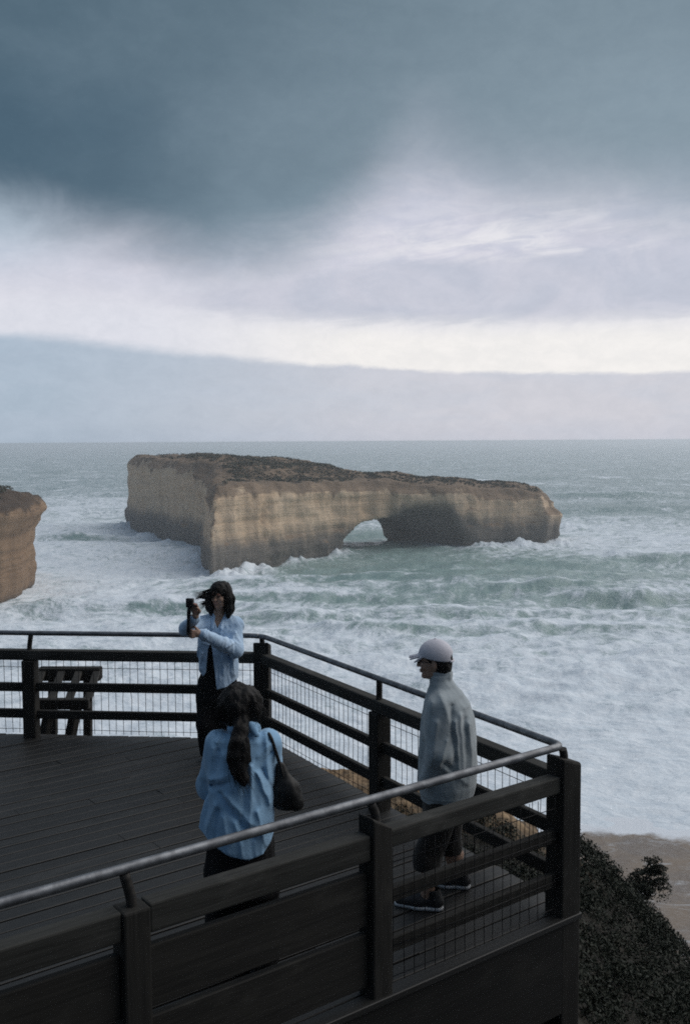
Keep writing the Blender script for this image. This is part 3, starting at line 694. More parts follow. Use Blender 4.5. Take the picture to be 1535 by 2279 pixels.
# deck boards, parallel to the near railing
DN = (PB - PN).normalized(); DA = math.atan2(DN.y, DN.x)
def clip_poly(P, a, n):                            # keep the side where (p-a).n <= 0
    out = []
    for i in range(len(P)):
        p, q = P[i], P[(i + 1) % len(P)]; dp, dq = (p - a).dot(n), (q - a).dot(n)
        if dp <= 0: out.append(p)
        if dp * dq < 0: out.append(p + (q - p) * (dp / (dp - dq)))
    return out
def edge_normal(a, b):
    d = (b - a).normalized(); return Vector((-d.y, d.x, 0))       # towards the sea
OUT = .09
deck_planes = [(PL + edge_normal(PL, PF) * OUT, edge_normal(PL, PF)), (PF + edge_normal(PF, PN) * OUT, edge_normal(PF, PN)), (PN + edge_normal(PN, PB) * OUT, edge_normal(PN, PB))]
deck = thing('viewing_deck', 'dark weathered timber viewing deck of narrow parallel planks above the sea', 'deck')
def build_planks():
    rng = random.Random(5); V = []; F = []; T = []
    nrm = Vector((DN.y, -DN.x, 0))                 # away from the near railing, over the deck
    if nrm.dot(PF - PN) < 0: nrm = -nrm
    W_, GAP, TH = .132, .013, .034
    k = -1
    while k < 74:
        y0 = k * (W_ + GAP) - .12; o = PN + nrm * y0
        strip = [o - DN * 6, o + DN * 9, o + DN * 9 + nrm * W_, o - DN * 6 + nrm * W_]
        k += 1
        for pl in deck_planes: strip = clip_poly(strip, *pl) if strip else strip
        if len(strip) < 3: continue
        lo = min((p - PN).dot(DN) for p in strip); hi = max((p - PN).dot(DN) for p in strip)
        cuts = [lo]; x = lo + rng.uniform(.8, 3.2)
        while x < hi - .5: cuts.append(x); x += rng.uniform(2.4, 3.6)
        cuts.append(hi)
        for c0, c1 in zip(cuts, cuts[1:]):
            s2 = clip_poly(clip_poly(strip, PN + DN * (c0 + .002), -DN), PN + DN * (c1 - .002), DN)
            if len(s2) < 3: continue
            dz = rng.uniform(-.004, .003); tone = rng.random(); n = len(s2); base = len(V)
            ctr = sum(s2, Vector()) / n
            for p in s2: V.append((p.x, p.y, dz - .004)); T.append(tone)
            for p in s2:
                e = (ctr - p); q = p + nrm * (.005 if e.dot(nrm) > 0 else -.005); V.append((q.x, q.y, dz)); T.append(tone)
            for p in s2: V.append((p.x, p.y, dz - TH)); T.append(tone)
            F.append([base + n + i for i in range(n)][::-1 if False else 1])
            F.append([base + 2 * n + i for i in range(n)][::-1])
            for i in range(n):
                j = (i + 1) % n
                F.append([base + i, base + j, base + n + j, base + n + i]); F.append([base + 2 * n + i, base + 2 * n + j, base + j, base + i])
    # local frame: X along the boards
    A = Matrix.Rotation(-DA, 4, 'Z')
    V = [tuple(A @ Vector(v)) for v in V]
    me = bpy.data.meshes.new('planking'); me.from_pydata(V, [], F); me.update()
    at = me.attributes.new('tone', 'FLOAT', 'POINT'); at.data.foreach_set('value', T)
    bm = bmesh.new(); bm.from_mesh(me); bmesh.ops.recalc_face_normals(bm, faces=bm.faces[:]); bm.to_mesh(me); bm.free()
    return me
link('planking', build_planks(), PLANK, deck, rotz=DA)
def edge_beam(a, b, name, z0=-.62, z1=-.045, w=.05, inset=.02):
    d = (b - a); L = d.length; an = math.atan2(d.y, d.x); n = edge_normal(a, b)
    p = a + n * (OUT - inset - w / 2)
    bm = bmesh.new(); box_bm(bm, 0, L, -w / 2, w / 2, z0, z1, .004)
    link(name, bm_mesh(name, bm), EDGEWOOD, deck, p, an)
edge_beam(PL, PF, 'edge_board'); edge_beam(PF, PN, 'edge_board'); edge_beam(PN, PB, 'edge_board')
def joists():
    bm = bmesh.new(); c = (PN + PF + PL + PB) / 4
    nrm = Vector((-DN.y, DN.x, 0)); nrm = nrm if nrm.dot(PF - PN) > 0 else -nrm
    for i in range(1, 12):
        o = PN + DN * (i * .6); a = o + nrm * .05; s = [a, a + nrm * 9]
        t = 9.0
        for P_, n in deck_planes:
            den = nrm.dot(n)
            if den > 1e-3: t = min(t, (P_ - a).dot(n) / den)
        if t > .3:
            b2 = beam(a + Vector((0, 0, -.13)), a + nrm * (t - .12) + Vector((0, 0, -.13)), .05, .15, 0); m_ = bpy.data.meshes.new('t'); b2.to_mesh(m_); b2.free(); bm.from_mesh(m_); bpy.data.meshes.remove(m_)
    return bm_mesh('joists', bm)
link('joists', joists(), WOOD, deck)

# railings --------------------------------------------------------
def at_rail(p, seg):
    a, c = seg; d = (c - a).normalized(); return a + d * (p - a).dot(d)
def railing(name, label, A, B, posts, in_side, start_post, end_post, group, hrail, tall=False):
    """posts: distances along A -> B; corner posts are built by the railing that owns them"""
    d = B - A; L = d.length; an = math.atan2(d.y, d.x)
    root = thing(name, label, 'railing', (A.x, A.y, 0), an, group)
    rng = random.Random(len(label))
    PW = .135
    def part(nm, bm, mat, loc=(0, 0, 0)): return link(nm, bm_mesh(nm, bm), mat, root, loc)
    allp = ([0.0] if start_post is not None else []) + list(posts) + ([L] if end_post is not None else [])
    for i, s_ in enumerate(allp):
        corner = (s_ == 0.0 and start_post) or (s_ == L and end_post)
        if (s_ == 0.0 and start_post is False) or (s_ == L and end_post is False): continue     # owned by the neighbour
        bm = bmesh.new()
        # upright, grain along local X: build lying and stand it up
        zt = 1.022 if corner else (.995 if s_ == posts[0] else .90) if tall else .80; zb = -1.35
        w = PW * (1.16 if corner else 1.0)
        box_bm(bm, zb, zt, -w / 2, w / 2, -w / 2, w / 2, .012, 2)
        if tall and not corner and s_ == posts[0]:
            for v in bm.verts:
                if v.co.x > zt - .02: v.co.x -= .075 * (v.co.z / w + .5) - rng.uniform(0, .006)
        if corner:      # weathered, splayed top
            for v in bm.verts:
                if v.co.x > zt - .02: v.co.x += -.05 * (v.co.y / w + .5) + rng.uniform(-.006, .006)
        o = part('post', bm, WOOD, (s_, 0, 0)); o.rotation_euler = (0, -math.pi / 2, 0)
        # bracket: flat bar from the timber, bent inwards up to the handrail
        z0 = (.98 if corner else .96 if (tall and s_ == posts[0]) else .905)
        pts = smooth_path([(s_ - .00, 0, z0 - .06), (s_, 0, z0 + .03), tuple(root.matrix_basis.inverted() @ (HF + (PF + Vector((0, 0, HZ)) - HF) * .35 if (corner and s_ == L and B is PF) else HN + (PN + Vector((0, 0, HZ)) - HN) * .25 if corner else at_rail(root.matrix_basis @ Vector((s_ + .03, 0, 0)), hrail)) - Vector((0, 0, .02)))], 5)
        v, f, c = tube_np(pts, .026, 8); me = bpy.data.meshes.new('bracket'); me.from_pydata([tuple(q) for q in v], [], f + c); me.update()
        for p in me.polygons: p.use_smooth = len(p.vertices) == 4
        link('bracket', me, IRON, root)
    e0 = PW * .58 if start_post is not None else 0.0; e1 = L - PW * .58 if end_post is not None else L
    # top rail runs on over the intermediate posts
    tc = [e0] + (list(posts) if tall else []) + [e1]
    for i in range(len(tc) - 1):
        bm = bmesh.new(); box_bm(bm, tc[i] + (PW / 2 + .001 if i else 0), tc[i + 1] - (PW / 2 + .001 if i + 2 < len(tc) else 0), -.05, .05, .765 if (tall and i) else .802, .905, .01, 2); part('top_rail', bm, GREYWOOD)
    cuts = [e0] + [s_ for s_ in posts] + [e1]
    for i in range(len(cuts) - 1):
        a = cuts[i] + (PW / 2 if i > 0 else 0) + .001; c = cuts[i + 1] - (PW / 2 if i + 1 < len(cuts) - 1 else 0) - .001
        boarded = tall and i > 0                        # the nearest bays are closed with wide boards
        for z0, z1 in (((.395, .695), (.055, .355)) if boarded else ((.475, .565), (.195, .285))):
            bm = bmesh.new(); box_bm(bm, a, c, -.024, .024, z0 + rng.uniform(-.006, .006), z1 + rng.uniform(-.006, .006), .006); part('rail', bm, WOOD)
        if boarded: continue
        items = []; x = a + .04; o_ = -in_side * .034
        while x < c - .02:
            j = rng.uniform(-.006, .006); k = rng.uniform(-.012, .012) if rng.random() < .3 else 0
            items.append(([(x + j, o_, .03), (x + k * .6, o_, .24), (x + k, o_ - in_side * .004, .39), (x - k * .5, o_, .52), (x + j * .5, o_, .66), (x, o_, .79)], .0030)); x += .077
        for z0 in (.070, .245, .52, .715):
            items.append(([(a, o_ + .004, z0 + rng.uniform(-.004, .004)), ((a + c) / 2, o_ + .004, z0 + rng.uniform(-.008, .004)), (c, o_ + .004, z0)], .0028))
        link('wire_mesh', tubes('wire_mesh', items, 4), WIRE, root)
    return root, an
grp = 'timber and wire railings round the viewing deck'
LF = (PF - PL).length; LR = (PN - PF).length; LB = (PB - PN).length
def s_at(px, py, A, B, z):                         # where along A -> B a post seen at (px, py) stands
    p = at_z(px, py, z); d = (B - A).normalized(); return (Vector((p.x, p.y, 0)) - A).dot(d)
sfp = s_at(79, 1440, PL, PF, .90)
snp = s_at(845, 1852, PN, PB, .905)
r1, a1 = railing('deck_railing', 'level railing on the far side of the deck behind the woman with the camera', PL, PF, [max(.6, sfp - 2.25), sfp], -1, None, True, grp, (HL2, HF))
r2, a2 = railing('deck_railing', 'railing along the seaward right side of the deck, beside the man in the cap', PF, PN, [LR * .5], -1, False, True, grp, (HF, HN))
r3, a3 = railing('deck_railing', 'nearest railing crossing the foreground with the long bare steel handrail', PN, PB, [snp, snp + 1.42, snp + 2.84, snp + 4.26], -1, False, None, grp, (HN, HB2), True)
# one continuous steel tube over all three, rounded at the corners; each length belongs to its railing
def inv(root, pts):
    M = (Matrix.Translation(root.location) @ Matrix.Rotation(root.rotation_euler.z, 4, 'Z')).inverted(); return [M @ p for p in pts]
def bend(a, c, b, r=.16, n=8):
    u = (a - c).normalized(); v = (b - c).normalized(); p, q = c + u * r, c + v * r
    return [p * (1 - t) ** 2 + c * 2 * t * (1 - t) + q * t * t for t in [i / n for i in range(n + 1)]]
bF = bend(HL2, HF, HN, .14); bN = bend(HF, HN, HB2, .07)
def sub(a, b, n=6): return [a + (b - a) * (i / n) for i in range(n + 1)]
for root, pts in ((r1, sub(HL2, bF[0]) + bF[1:5]), (r2, bF[4:] + sub(bF[-1], bN[0])[1:] + bN[1:5]), (r3, bN[4:] + sub(bN[-1], HB2)[1:])):
    v, f, c = tube_np(inv(root, pts), .0245, 14); me = bpy.data.meshes.new('handrail'); me.from_pydata([tuple(q) for q in v], [], f + c); me.update()
    for p in me.polygons: p.use_smooth = len(p.vertices) == 4
    link('handrail', me, STEEL, root)

# slatted bench just outside the far railing ---------------------------------
def bench():
    B0 = at_y(62, 1566, PF.y + .62); B1 = at_y(200, 1566, PF.y + .62); T1 = at_y(222, 1499, PF.y + 1.50); T0 = at_y(92, 1499, PF.y + 1.50)
    root = thing('slatted_bench', 'dark wooden bench with open slats and raked legs by the far railing', 'bench', (B0.x, B0.y, -.75))
    o = Vector(root.location); mk = lambda nm, a, b, w, h: link(nm, bm_mesh(nm, beam(Vector(a) - o, Vector(b) - o, w, h, .008)), WOOD, root)
    mk('front_beam', B0, B1, .09, .11); mk('back_beam', T0 - Vector((.02, 0, 0)), T1 + Vector((.02, 0, 0)), .14, .145)
    for t in (.04, .37, .66, .965):
        mk('slat', B0.lerp(B1, t) + Vector((0, .02, .035)), T0.lerp(T1, t) + Vector((0, -.02, .035)), .085, .04)
    for t in (.32, .74):
        a = B0.lerp(B1, t) + Vector((.02, .05, -.03)); mk('leg', a, Vector((a.x - .16, a.y - .28, -.80)), .10, .09)
    for t in (.2, .8):
        a = T0.lerp(T1, t) + Vector((0, 0, -.04)); mk('leg', a, Vector((a.x, a.y - .1, -.80)), .09, .09)
bench()

# land: headland below the deck, its seaward brow, the cliff down to the beach -------------
BROW = [(-14, 12.6), (-6, 12.4), (-3.2, 12.2), (-1.6, 11.6), (-.75, 11.35), (-.2, 11.2), (.25, 10.7), (.9, 10.15), (1.6, 10.05), (2.1, 10.2), (2.6, 10.6), (3.3, 10.75), (4.2, 10.9), (5.6, 10.6), (9, 10.0), (16, 8), (30, 3)]
def brow_sdf(X, Y):
    P = [(-40, 13)] + BROW + [(60, -8), (60, -60), (-40, -60)]; return poly_sdf(P, X, Y)
def land_top(X, Y):
    z = -.74 - .9 * np.clip(np.sqrt(np.maximum(X - 1.35, 0) ** 2 + .02) - .14, 0, 12) * sstep(3.0, 6.5, Y + .5 * X) + .26 * np.exp(-((X - 2.45) / .55) ** 2) * sstep(8, 10, Y)
    return z
def build_land():
    xs = np.concatenate([np.linspace(-26, -4, 60, endpoint=False), np.linspace(-4, 7, 260, endpoint=False), np.linspace(7, 34, 80)])
    ys = np.concatenate([np.linspace(-14, 3, 40, endpoint=False), np.linspace(3, 14, 260, endpoint=False), np.linspace(14, 46, 110)])
    X, Y = np.meshgrid(xs.astype(np.float32), ys.astype(np.float32), indexing='ij')
    s_ = brow_sdf(X, Y) + .22 * fbm(X / 1.1, Y / 1.1, 2.0, 4)
    top = land_top(X, Y) + (.07 + .10 * sstep(-1.2, -.3, s_)) * fbm(X / .7, Y / .7, 1.0, 5, .6) + .10 * sstep(-.8, -.1, s_) * (X < 2)
    down = np.interp(s_, [-.4, 0, .25, .7, 1.4, 3, 7, 16, 30, 60], [0, .06, .5, 1.6, 3.4, 7, 15, 27, 33, 36])
    Z = top - down * (1 + .12 * fbm(X / 2.5, Y / 2.5, 4.0, 4))
    Z = np.maximum(Z, -34.5)
    V = np.stack([X, Y, Z], -1).reshape(-1, 3); n, m = X.shape; I = np.arange(n * m).reshape(n, m)
    F = np.stack([I[:-1, :-1], I[1:, :-1], I[1:, 1:], I[:-1, 1:]], -1).reshape(-1, 4)
    me = mesh_np('headland', V, F)
    at = me.attributes.new('brow', 'FLOAT', 'POINT'); at.data.foreach_set('value', (sstep(-1.0, -.2, s_) * sstep(2.7, 1.9, X)).ravel().astype(np.float32)); return me
def land_mat():
    m, b, p = new_mat('sandy_clay'); P = b.pos(); n = b.noise(P, 1.6, 6, .62, .4); n2 = b.noise(P, 9, 6, .66); n3 = b.noise(b.map(P, (1, 1, 4)), 2.0, 5, .6)
    clay = b.mix(b.ss(.35, .65, n2), (.12, .075, .04, 1), (.34, .235, .135, 1)); clay = b.mix(b.mul(b.ss(.5, .7, n3), .5), clay, (.11, .07, .04, 1))
    soil = b.mix(b.ss(.35, .7, n2), (.010, .010, .008, 1), (.030, .026, .018, 1))
    b.put(p.inputs['Base Color'], b.mix(b.m('MULTIPLY', b.attr('brow'), b.ss(.3, .5, n)), soil, clay)); p.inputs['Roughness'].default_value = .95
    b.L.new(b.bump(b.add(n2, b.mul(n3, .6)), .8, .05), p.inputs['Normal']); return m
tag(link('headland', build_land(), land_mat()), kind='structure')

# heath: dense low coastal scrub as one mass, and the bush that leans out over the drop
SCRUB = leaf_mat('coastal_scrub', (.010, .014, .009, 1), (.016, .021, .013, 1), (.026, .028, .018, 1))
def heath():
    rr = np.random.default_rng(41); n = 13000
    P = rr.uniform((-1.5, 1.5), (9.5, 11.6), (n, 2)).astype(np.float32)
    s_ = brow_sdf(P[:, 0], P[:, 1])
    din = np.max([[(Vector((x, y, 0)) - a).dot(nn) for (x, y) in P] for a, nn in deck_planes], 0)   # outside the deck when > 0
    mound = .5 + .5 * fbm(P[:, 0] / .9, P[:, 1] / .9, 6.0, 3)
    right = sstep(.9, 1.5, P[:, 0])
    lim = np.where(P[:, 0] < 2.1, -.55, .08); lim = np.where(P[:, 1] < 5.6 + .0 * P[:, 0], .1, lim)
    k = (s_ < lim + .1 * mound) & (din > .14) & (rr.uniform(0, 1, n) < .30 + .7 * right)
    P = P[k]; mound = mound[k]; s_ = s_[k]
    hgt = np.where(P[:, 0] < 2.0, .16, .46) * np.clip(mound * 1.5 - .2, .12, 1.3) * np.clip(.45 - s_ * .5, .35, 1)
    C = np.stack([P[:, 0], P[:, 1], land_top(P[:, 0], P[:, 1]) + hgt * rr.uniform(.3, 1, len(P))], 1)
    return leaf_mass('heath', C, rr.uniform(.06, .15, len(C)), 52, .017, 42, .9)
tag(link('heath', heath(), SCRUB), kind='stuff')
def leaning_bush():
    root = thing('leaning_bush', 'dark bush leaning out over the beach on the cliff edge at lower right', 'bush')
    b0 = at_z(1385, 2030, -2.35); tip = at_y(1455, 1938, b0.y + .1); mid = at_y(1415, 1975, b0.y + .05)
    root.location = b0
    stems = [([Vector((0, 0, -.3)), (mid - b0) * .6, tip - b0], [.025, .016, .006]), ([Vector((.02, 0, -.25)), (mid - b0) * .9 + Vector((.03, .02, -.06)), (tip - b0) * .85 + Vector((.1, .05, -.06))], [.02, .012, .005])]
    link('stem', tubes('stem', stems, 6), IRON, root)
    rr = np.random.default_rng(51); C = []; S_ = []
    for i in range(130):
        t = rr.uniform(.15, 1.0); p = Vector((0, 0, -.05)).lerp(tip - b0, t) + Vector(rr.normal(size=3) * (.03 + .05 * math.sin(t * 2.6)))
        C.append(tuple(p)); S_.append(rr.uniform(.045, .095))
    link('foliage', leaf_mass('foliage', np.array(C), np.array(S_), 60, .016, 52, .9), SCRUB, root)
leaning_bush()
# ------------------------------------------------------------------ people
def skin_mat():
    m, b, p = new_mat('skin'); P = b.coord(); n = b.noise(P, 30, 4, .6); t = b.attr('paint')
    c = b.mix(b.ss(.35, .65, n), (.34, .215, .155, 1), (.40, .255, .185, 1)); c = b.mix(t, c, (.20, .07, .06, 1))
    b.put(p.inputs['Base Color'], c); p.inputs['Roughness'].default_value = .55
    p.inputs['Subsurface Weight'].default_value = .12; p.inputs['Subsurface Radius'].default_value = (.012, .005, .003); p.inputs['Subsurface Scale'].default_value = 1.0
    return m
SKIN = skin_mat()
def cloth(name, c1, c2, weave=420, rough=.85, fuzz=0.15, stripe=0.0):
    m, b, p = new_mat(name); P = b.coord(); n = b.noise(P, 7, 5, .6, .3); n2 = b.noise(P, weave, 2, .5)
    c = b.mix(b.ss(.3, .7, n), (*c1, 1), (*c2, 1))
    b.put(p.inputs['Base Color'], c); p.inputs['Roughness'].default_value = rough; p.inputs['Specular IOR Level'].default_value = .2
    p.inputs['Sheen Weight'].default_value = fuzz; p.inputs['Sheen Roughness'].default_value = .5
    cr = b.noise(P, 34, 5, .62, .8)
    b.L.new(b.bump(b.add(b.mul(n2, .15), cr), .45, .008), p.inputs['Normal']); return m
def hair_mat(name, c1, c2):
    m, b, p = new_mat(name); P = b.coord(); n = b.noise(b.map(P, (160, 160, 9)), 1.0, 4, .6, .6); n2 = b.noise(P, 9, 3)
    b.put(p.inputs['Base Color'], b.mix(b.ss(.3, .7, n), c1, c2)); p.inputs['Roughness'].default_value = .58; p.inputs['Specular IOR Level'].default_value = .22
    b.L.new(b.bump(n, .7, .006), p.inputs['Normal']); return m
HAIR = hair_mat('dark_hair', (.004, .0036, .0034, 1), (.010, .0085, .0078, 1))
DENIM = cloth('blue_cotton', (.25, .43, .62), (.30, .49, .69))
PALEBLUE = cloth('pale_blue_cotton', (.42, .58, .77), (.52, .67, .84))
BLACK = cloth('black_cloth', (.006, .006, .007), (.012, .012, .013), 420, .85, 0)
FLEECE = cloth('grey_fleece', (.27, .31, .33), (.35, .395, .415), 160, .95, .35)
CAPMAT = cloth('pale_grey_cap', (.54, .53, .58), (.64, .63, .68))
UMBER = cloth('dark_brown_cloth', (.014, .0125, .011), (.024, .021, .018))
LEATHER = plain('black_leather', (.008, .008, .008), (.018, .017, .016), 25, .5, .3, .003)
SHOE = plain('dark_shoe', (.015, .015, .016), (.04, .04, .042), 20, .6, .2, .002)
SOLE = plain('pale_rubber', (.38, .40, .42), (.55, .56, .57), 20, .7, .1, .001)
DARKPL = plain('black_plastic', (.010, .010, .011), (.02, .02, .022), 30, .45, .1, .001)
EYE = plain('dark_eye', (.01, .008, .007), (.015, .012, .01), 10, .15, 0)
LENS = plain('dark_glass', (.015, .016, .018), (.02, .02, .022), 10, .08, 0, spec=.6)

def creases(F, amp, freq, seed, band=.05):
    """drapery: sharp-crested long folds"""
    i = np.argwhere(np.abs(F.d) < band); p = F.lo + i * F.h
    wx = .6 * fbm(p[:, 0] * 5 + seed, p[:, 1] * 5, p[:, 2] * 4, 2)
    n = gnoise(p[:, 0] * freq[0] + seed + wx, p[:, 1] * freq[1] - seed, p[:, 2] * freq[2] + seed * 2 + wx)
    n2 = gnoise(p[:, 0] * freq[0] * 2.3 - seed, p[:, 1] * freq[1] * 2.3 + wx, p[:, 2] * freq[2] * 2.6 + seed + wx)
    v = (np.abs(n) * 2 - .45) + .4 * (np.abs(n2) * 2 - .45)
    F.d[i[:, 0], i[:, 1], i[:, 2]] += (amp * v).astype(np.float32)

def folds(F, lines, ymax=0.0):
    """cloth folds: ridges (+) and hollows (-) running along lines given by their ends, on the side towards the viewer"""
    i = np.argwhere(np.abs(F.d) < .05); p = F.lo + i * F.h; i = i[p[:, 1] < ymax]; p = p[p[:, 1] < ymax]; add = np.zeros(len(p), np.float32)
    wob = .010 * gnoise(p[:, 0] * 9, p[:, 2] * 9, 3.3)
    for a, c, amp, w in lines:
        ax, az_, cx, cz = a.x, a.z, c.x, c.z; L2 = (cx - ax) ** 2 + (cz - az_) ** 2
        t = ((p[:, 0] - ax) * (cx - ax) + (p[:, 2] - az_) * (cz - az_)) / L2; tc = np.clip(t, 0, 1)
        dd = np.sqrt((p[:, 0] - ax - tc * (cx - ax) + wob) ** 2 + (p[:, 2] - az_ - tc * (cz - az_) + wob) ** 2)
        add -= amp * np.exp(-(dd / w) ** 1.6) * (1 - .55 * tc)
    F.d[i[:, 0], i[:, 1], i[:, 2]] += add

class Pose:
    """pixel-plus-depth joints, kept as local coordinates of a person standing on the deck"""
    def __init__(s, px, y): p = at_y(px, 1500, y); s.o = Vector((p.x, y, 0)); s.y = y
    def __call__(s, px, py, dy=0.0): return at_y(px, py, s.y + dy) - s.o
    def key(s, pl, pr, py, ry, dy=0.0):
        a, c = s(pl, py, dy), s(pr, py, dy); return (a.z, (a.x + c.x) / 2, dy, (c.x - a.x) / 2, ry)
    def keys(s, rows): return sorted(s.key(*r) for r in rows)
def hand(F, wrist, d, n, t, curl, thumb=(.5, .5), sz=1.0):
    """palm with five fingers: d along the palm, n out of the palm, t towards the thumb"""
    d, n, t = Vector(d).normalized(), Vector(n).normalized(), Vector(t).normalized(); w = Vector(wrist)
    F.cone(w, w + d * .03 * sz, .026 * sz, .024 * sz, .01)
    for o in (-.024, -.008, .008, .024): F.cone(w + d * .02 + t * o * .7, w + d * .082 * sz + t * o * 1.25, .014 * sz, .0115 * sz, .008)
    for i, (o, L) in enumerate(((.030, .070), (.0105, .078), (-.0095, .073), (-.029, .057))):
        p = w + d * (.086 - .004 * abs(i - 1)) * sz + t * o; a = 0.0
        for j, fr in enumerate((.46, .31, .23)):
            a += curl[j] * (1 + .06 * (i - 1.5)); q = p + (d * math.cos(a) + n * math.sin(a)) * L * fr * sz + t * o * .06
            F.cone(p, q, (.0092 - .0011 * j) * sz, (.0086 - .0013 * j) * sz, .003); p = q
    b0 = w + d * .022 + t * .026; u = (d * .55 + t * .75 + n * .35).normalized(); b1 = b0 + u * .042
    v = (d * math.cos(thumb[0]) + n * math.sin(thumb[0])).normalized(); b2 = b1 + v * .034; b3 = b2 + (d * math.cos(thumb[0] + thumb[1]) + n * math.sin(thumb[0] + thumb[1])) * .026
    F.cone(b0, b1, .0145, .0115, .008); F.cone(b1, b2, .0108, .0095, .004); F.cone(b2, b3, .0095, .0075, .003)
def head(F, c, yaw, pitch=0.0, s_=1.0, roll=0.0):
    """skull, jaw, nose, brow, lips, ears; yaw 0 looks at the camera (-Y); returns the head's frame"""
    A = Matrix.Translation(c) @ Matrix.Rotation(yaw, 4, 'Z') @ Matrix.Rotation(roll, 4, 'Y') @ Matrix.Rotation(pitch, 4, 'X') @ Matrix.Scale(s_, 4)
    g = lambda x, y, z: A @ Vector((x, y, z)); Rm = A.to_3x3().normalized().to_4x4()
    F.ell(g(0, .012, .030), (.074 * s_, .092 * s_, .084 * s_), .01, rot=Rm)
    F.ell(g(0, -.022, -.030), (.058 * s_, .064 * s_, .074 * s_), .03, rot=Rm)
    F.cone(g(-.03, -.035, -.078), g(.03, -.035, -.078), .022 * s_, .022 * s_, .03)
    F.ell(g(0, -.066, -.092), (.020 * s_, .018 * s_, .016 * s_), .02, rot=Rm)
    for sx in (-1, 1):
        F.ell(g(sx * .031, -.088, .010), (.017 * s_, .010 * s_, .011 * s_), .012, 'sub', Rm)
        F.cone(g(sx * .012, -.083, .029), g(sx * .045, -.070, .027), .008 * s_, .006 * s_, .012)
        F.ell(g(sx * .042, -.058, -.025), (.020 * s_, .018 * s_, .018 * s_), .02, rot=Rm)
        F.ell(g(sx * .075, .012, -.005), (.010 * s_, .019 * s_, .031 * s_), .006, rot=Rm)
    F.cone(g(0, -.082, .020), g(0, -.103, -.022), .008 * s_, .0115 * s_, .010)
    for sx in (-1, 1): F.ell(g(sx * .010, -.094, -.024), (.008 * s_, .009 * s_, .007 * s_), .006, rot=Rm)
    F.ell(g(0, -.086, -.050), (.023 * s_, .010 * s_, .0055 * s_), .005, rot=Rm); F.ell(g(0, -.084, -.061), (.020 * s_, .010 * s_, .0065 * s_), .005, rot=Rm)
    return A
def paint_face(me, A):
    v = np.empty(len(me.vertices) * 3, np.float32); me.vertices.foreach_get('co', v); v = v.reshape(-1, 3)
    I = np.array(A.inverted()); q = v @ I[:3, :3].T + I[:3, 3]
    lips = np.exp(-(q[:, 0] / .020) ** 4 - ((q[:, 2] + .055) / .009) ** 4) * (q[:, 1] < -.065)
    brow = sum(np.exp(-((q[:, 0] - sx * .030) / .020) ** 4 - ((q[:, 2] - .031) / .006) ** 4) for sx in (-1, 1)) * (q[:, 1] < -.05)
    at = me.attributes.new('paint', 'FLOAT', 'POINT'); at.data.foreach_set('value', np.clip(.7 * lips + .95 * brow, 0, 1).astype(np.float32))
def eyes(root, A, s_=1.0):
    for sx in (-1, 1):
        bm = bmesh.new(); bmesh.ops.create_uvsphere(bm, u_segments=12, v_segments=8, radius=.0095 * s_)
        bmesh.ops.scale(bm, vec=(1.25, .8, .62), verts=bm.verts); o = link('eye', bm_mesh('eye', bm, True), EYE, root)
        o.matrix_basis = A @ Matrix.Translation((sx * .031, -.0785, .008))
def strands(name, root, paths, r0, mat, n, seed, spread=.03, length=1.0, sides=3):
    rng = random.Random(seed); items = []
    for k in range(n):
        path = rng.choice(paths); off = Vector([rng.gauss(0, spread) for _ in range(3)]); pts = []
        for i, p in enumerate(path):
            t = i / (len(path) - 1); pts.append(Vector(p) + off * (.35 + .9 * t) + Vector([rng.gauss(0, spread * .25 * t) for _ in range(3)]))
        pts = smooth_path(pts, 4); m = len(pts); items.append((pts, [r0 * (1 - .85 * i / (m - 1)) for i in range(m)]))
    return link(name, tubes(name, items, sides), mat, root)
def cutz(F, fn, q=None):
    """remove everything under z = fn(x, y)"""
    x, y, z = F.grid((slice(None),) * 3); F.d = np.maximum(F.d, (fn(x, y) - z)).astype(np.float32)
def shoe(root, heel, toe, mat=SHOE, sole=SOLE, w=.046):
    heel, toe = Vector(heel), Vector(toe); lo = np.minimum(heel, toe) - .1; hi = np.maximum(heel, toe) + .14
    F = Field(lo, hi, .006); d = (toe - heel); m = heel.lerp(toe, .45)
    F.cone(heel + Vector((0, 0, .052)), m + Vector((0, 0, .058)), .040, .042, .02); F.cone(m + Vector((0, 0, .046)), toe - d * .12 + Vector((0, 0, .036)), w, .034, .03); F.cone(heel + Vector((0, 0, .06)), heel + d * .08 + Vector((0, 0, .12)), .040, .043, .02)
    x, y, z = F.grid((slice(None),) * 3); F.d = np.maximum(F.d, .022 - z).astype(np.float32)
    o = link('shoe', F.net('shoe'), mat, root)
    G = Field(lo, hi, .006); G.cone(heel + Vector((0, 0, .02)), m + Vector((0, 0, .02)), .042, w, .02); G.cone(m + Vector((0, 0, .02)), toe - d * .1 + Vector((0, 0, .02)), w, .036, .02)
    x, y, z = G.grid((slice(None),) * 3); G.d = np.maximum(G.d, np.maximum(z - .026, .003 - z)).astype(np.float32)
    link('sole', G.net('sole'), sole, o)

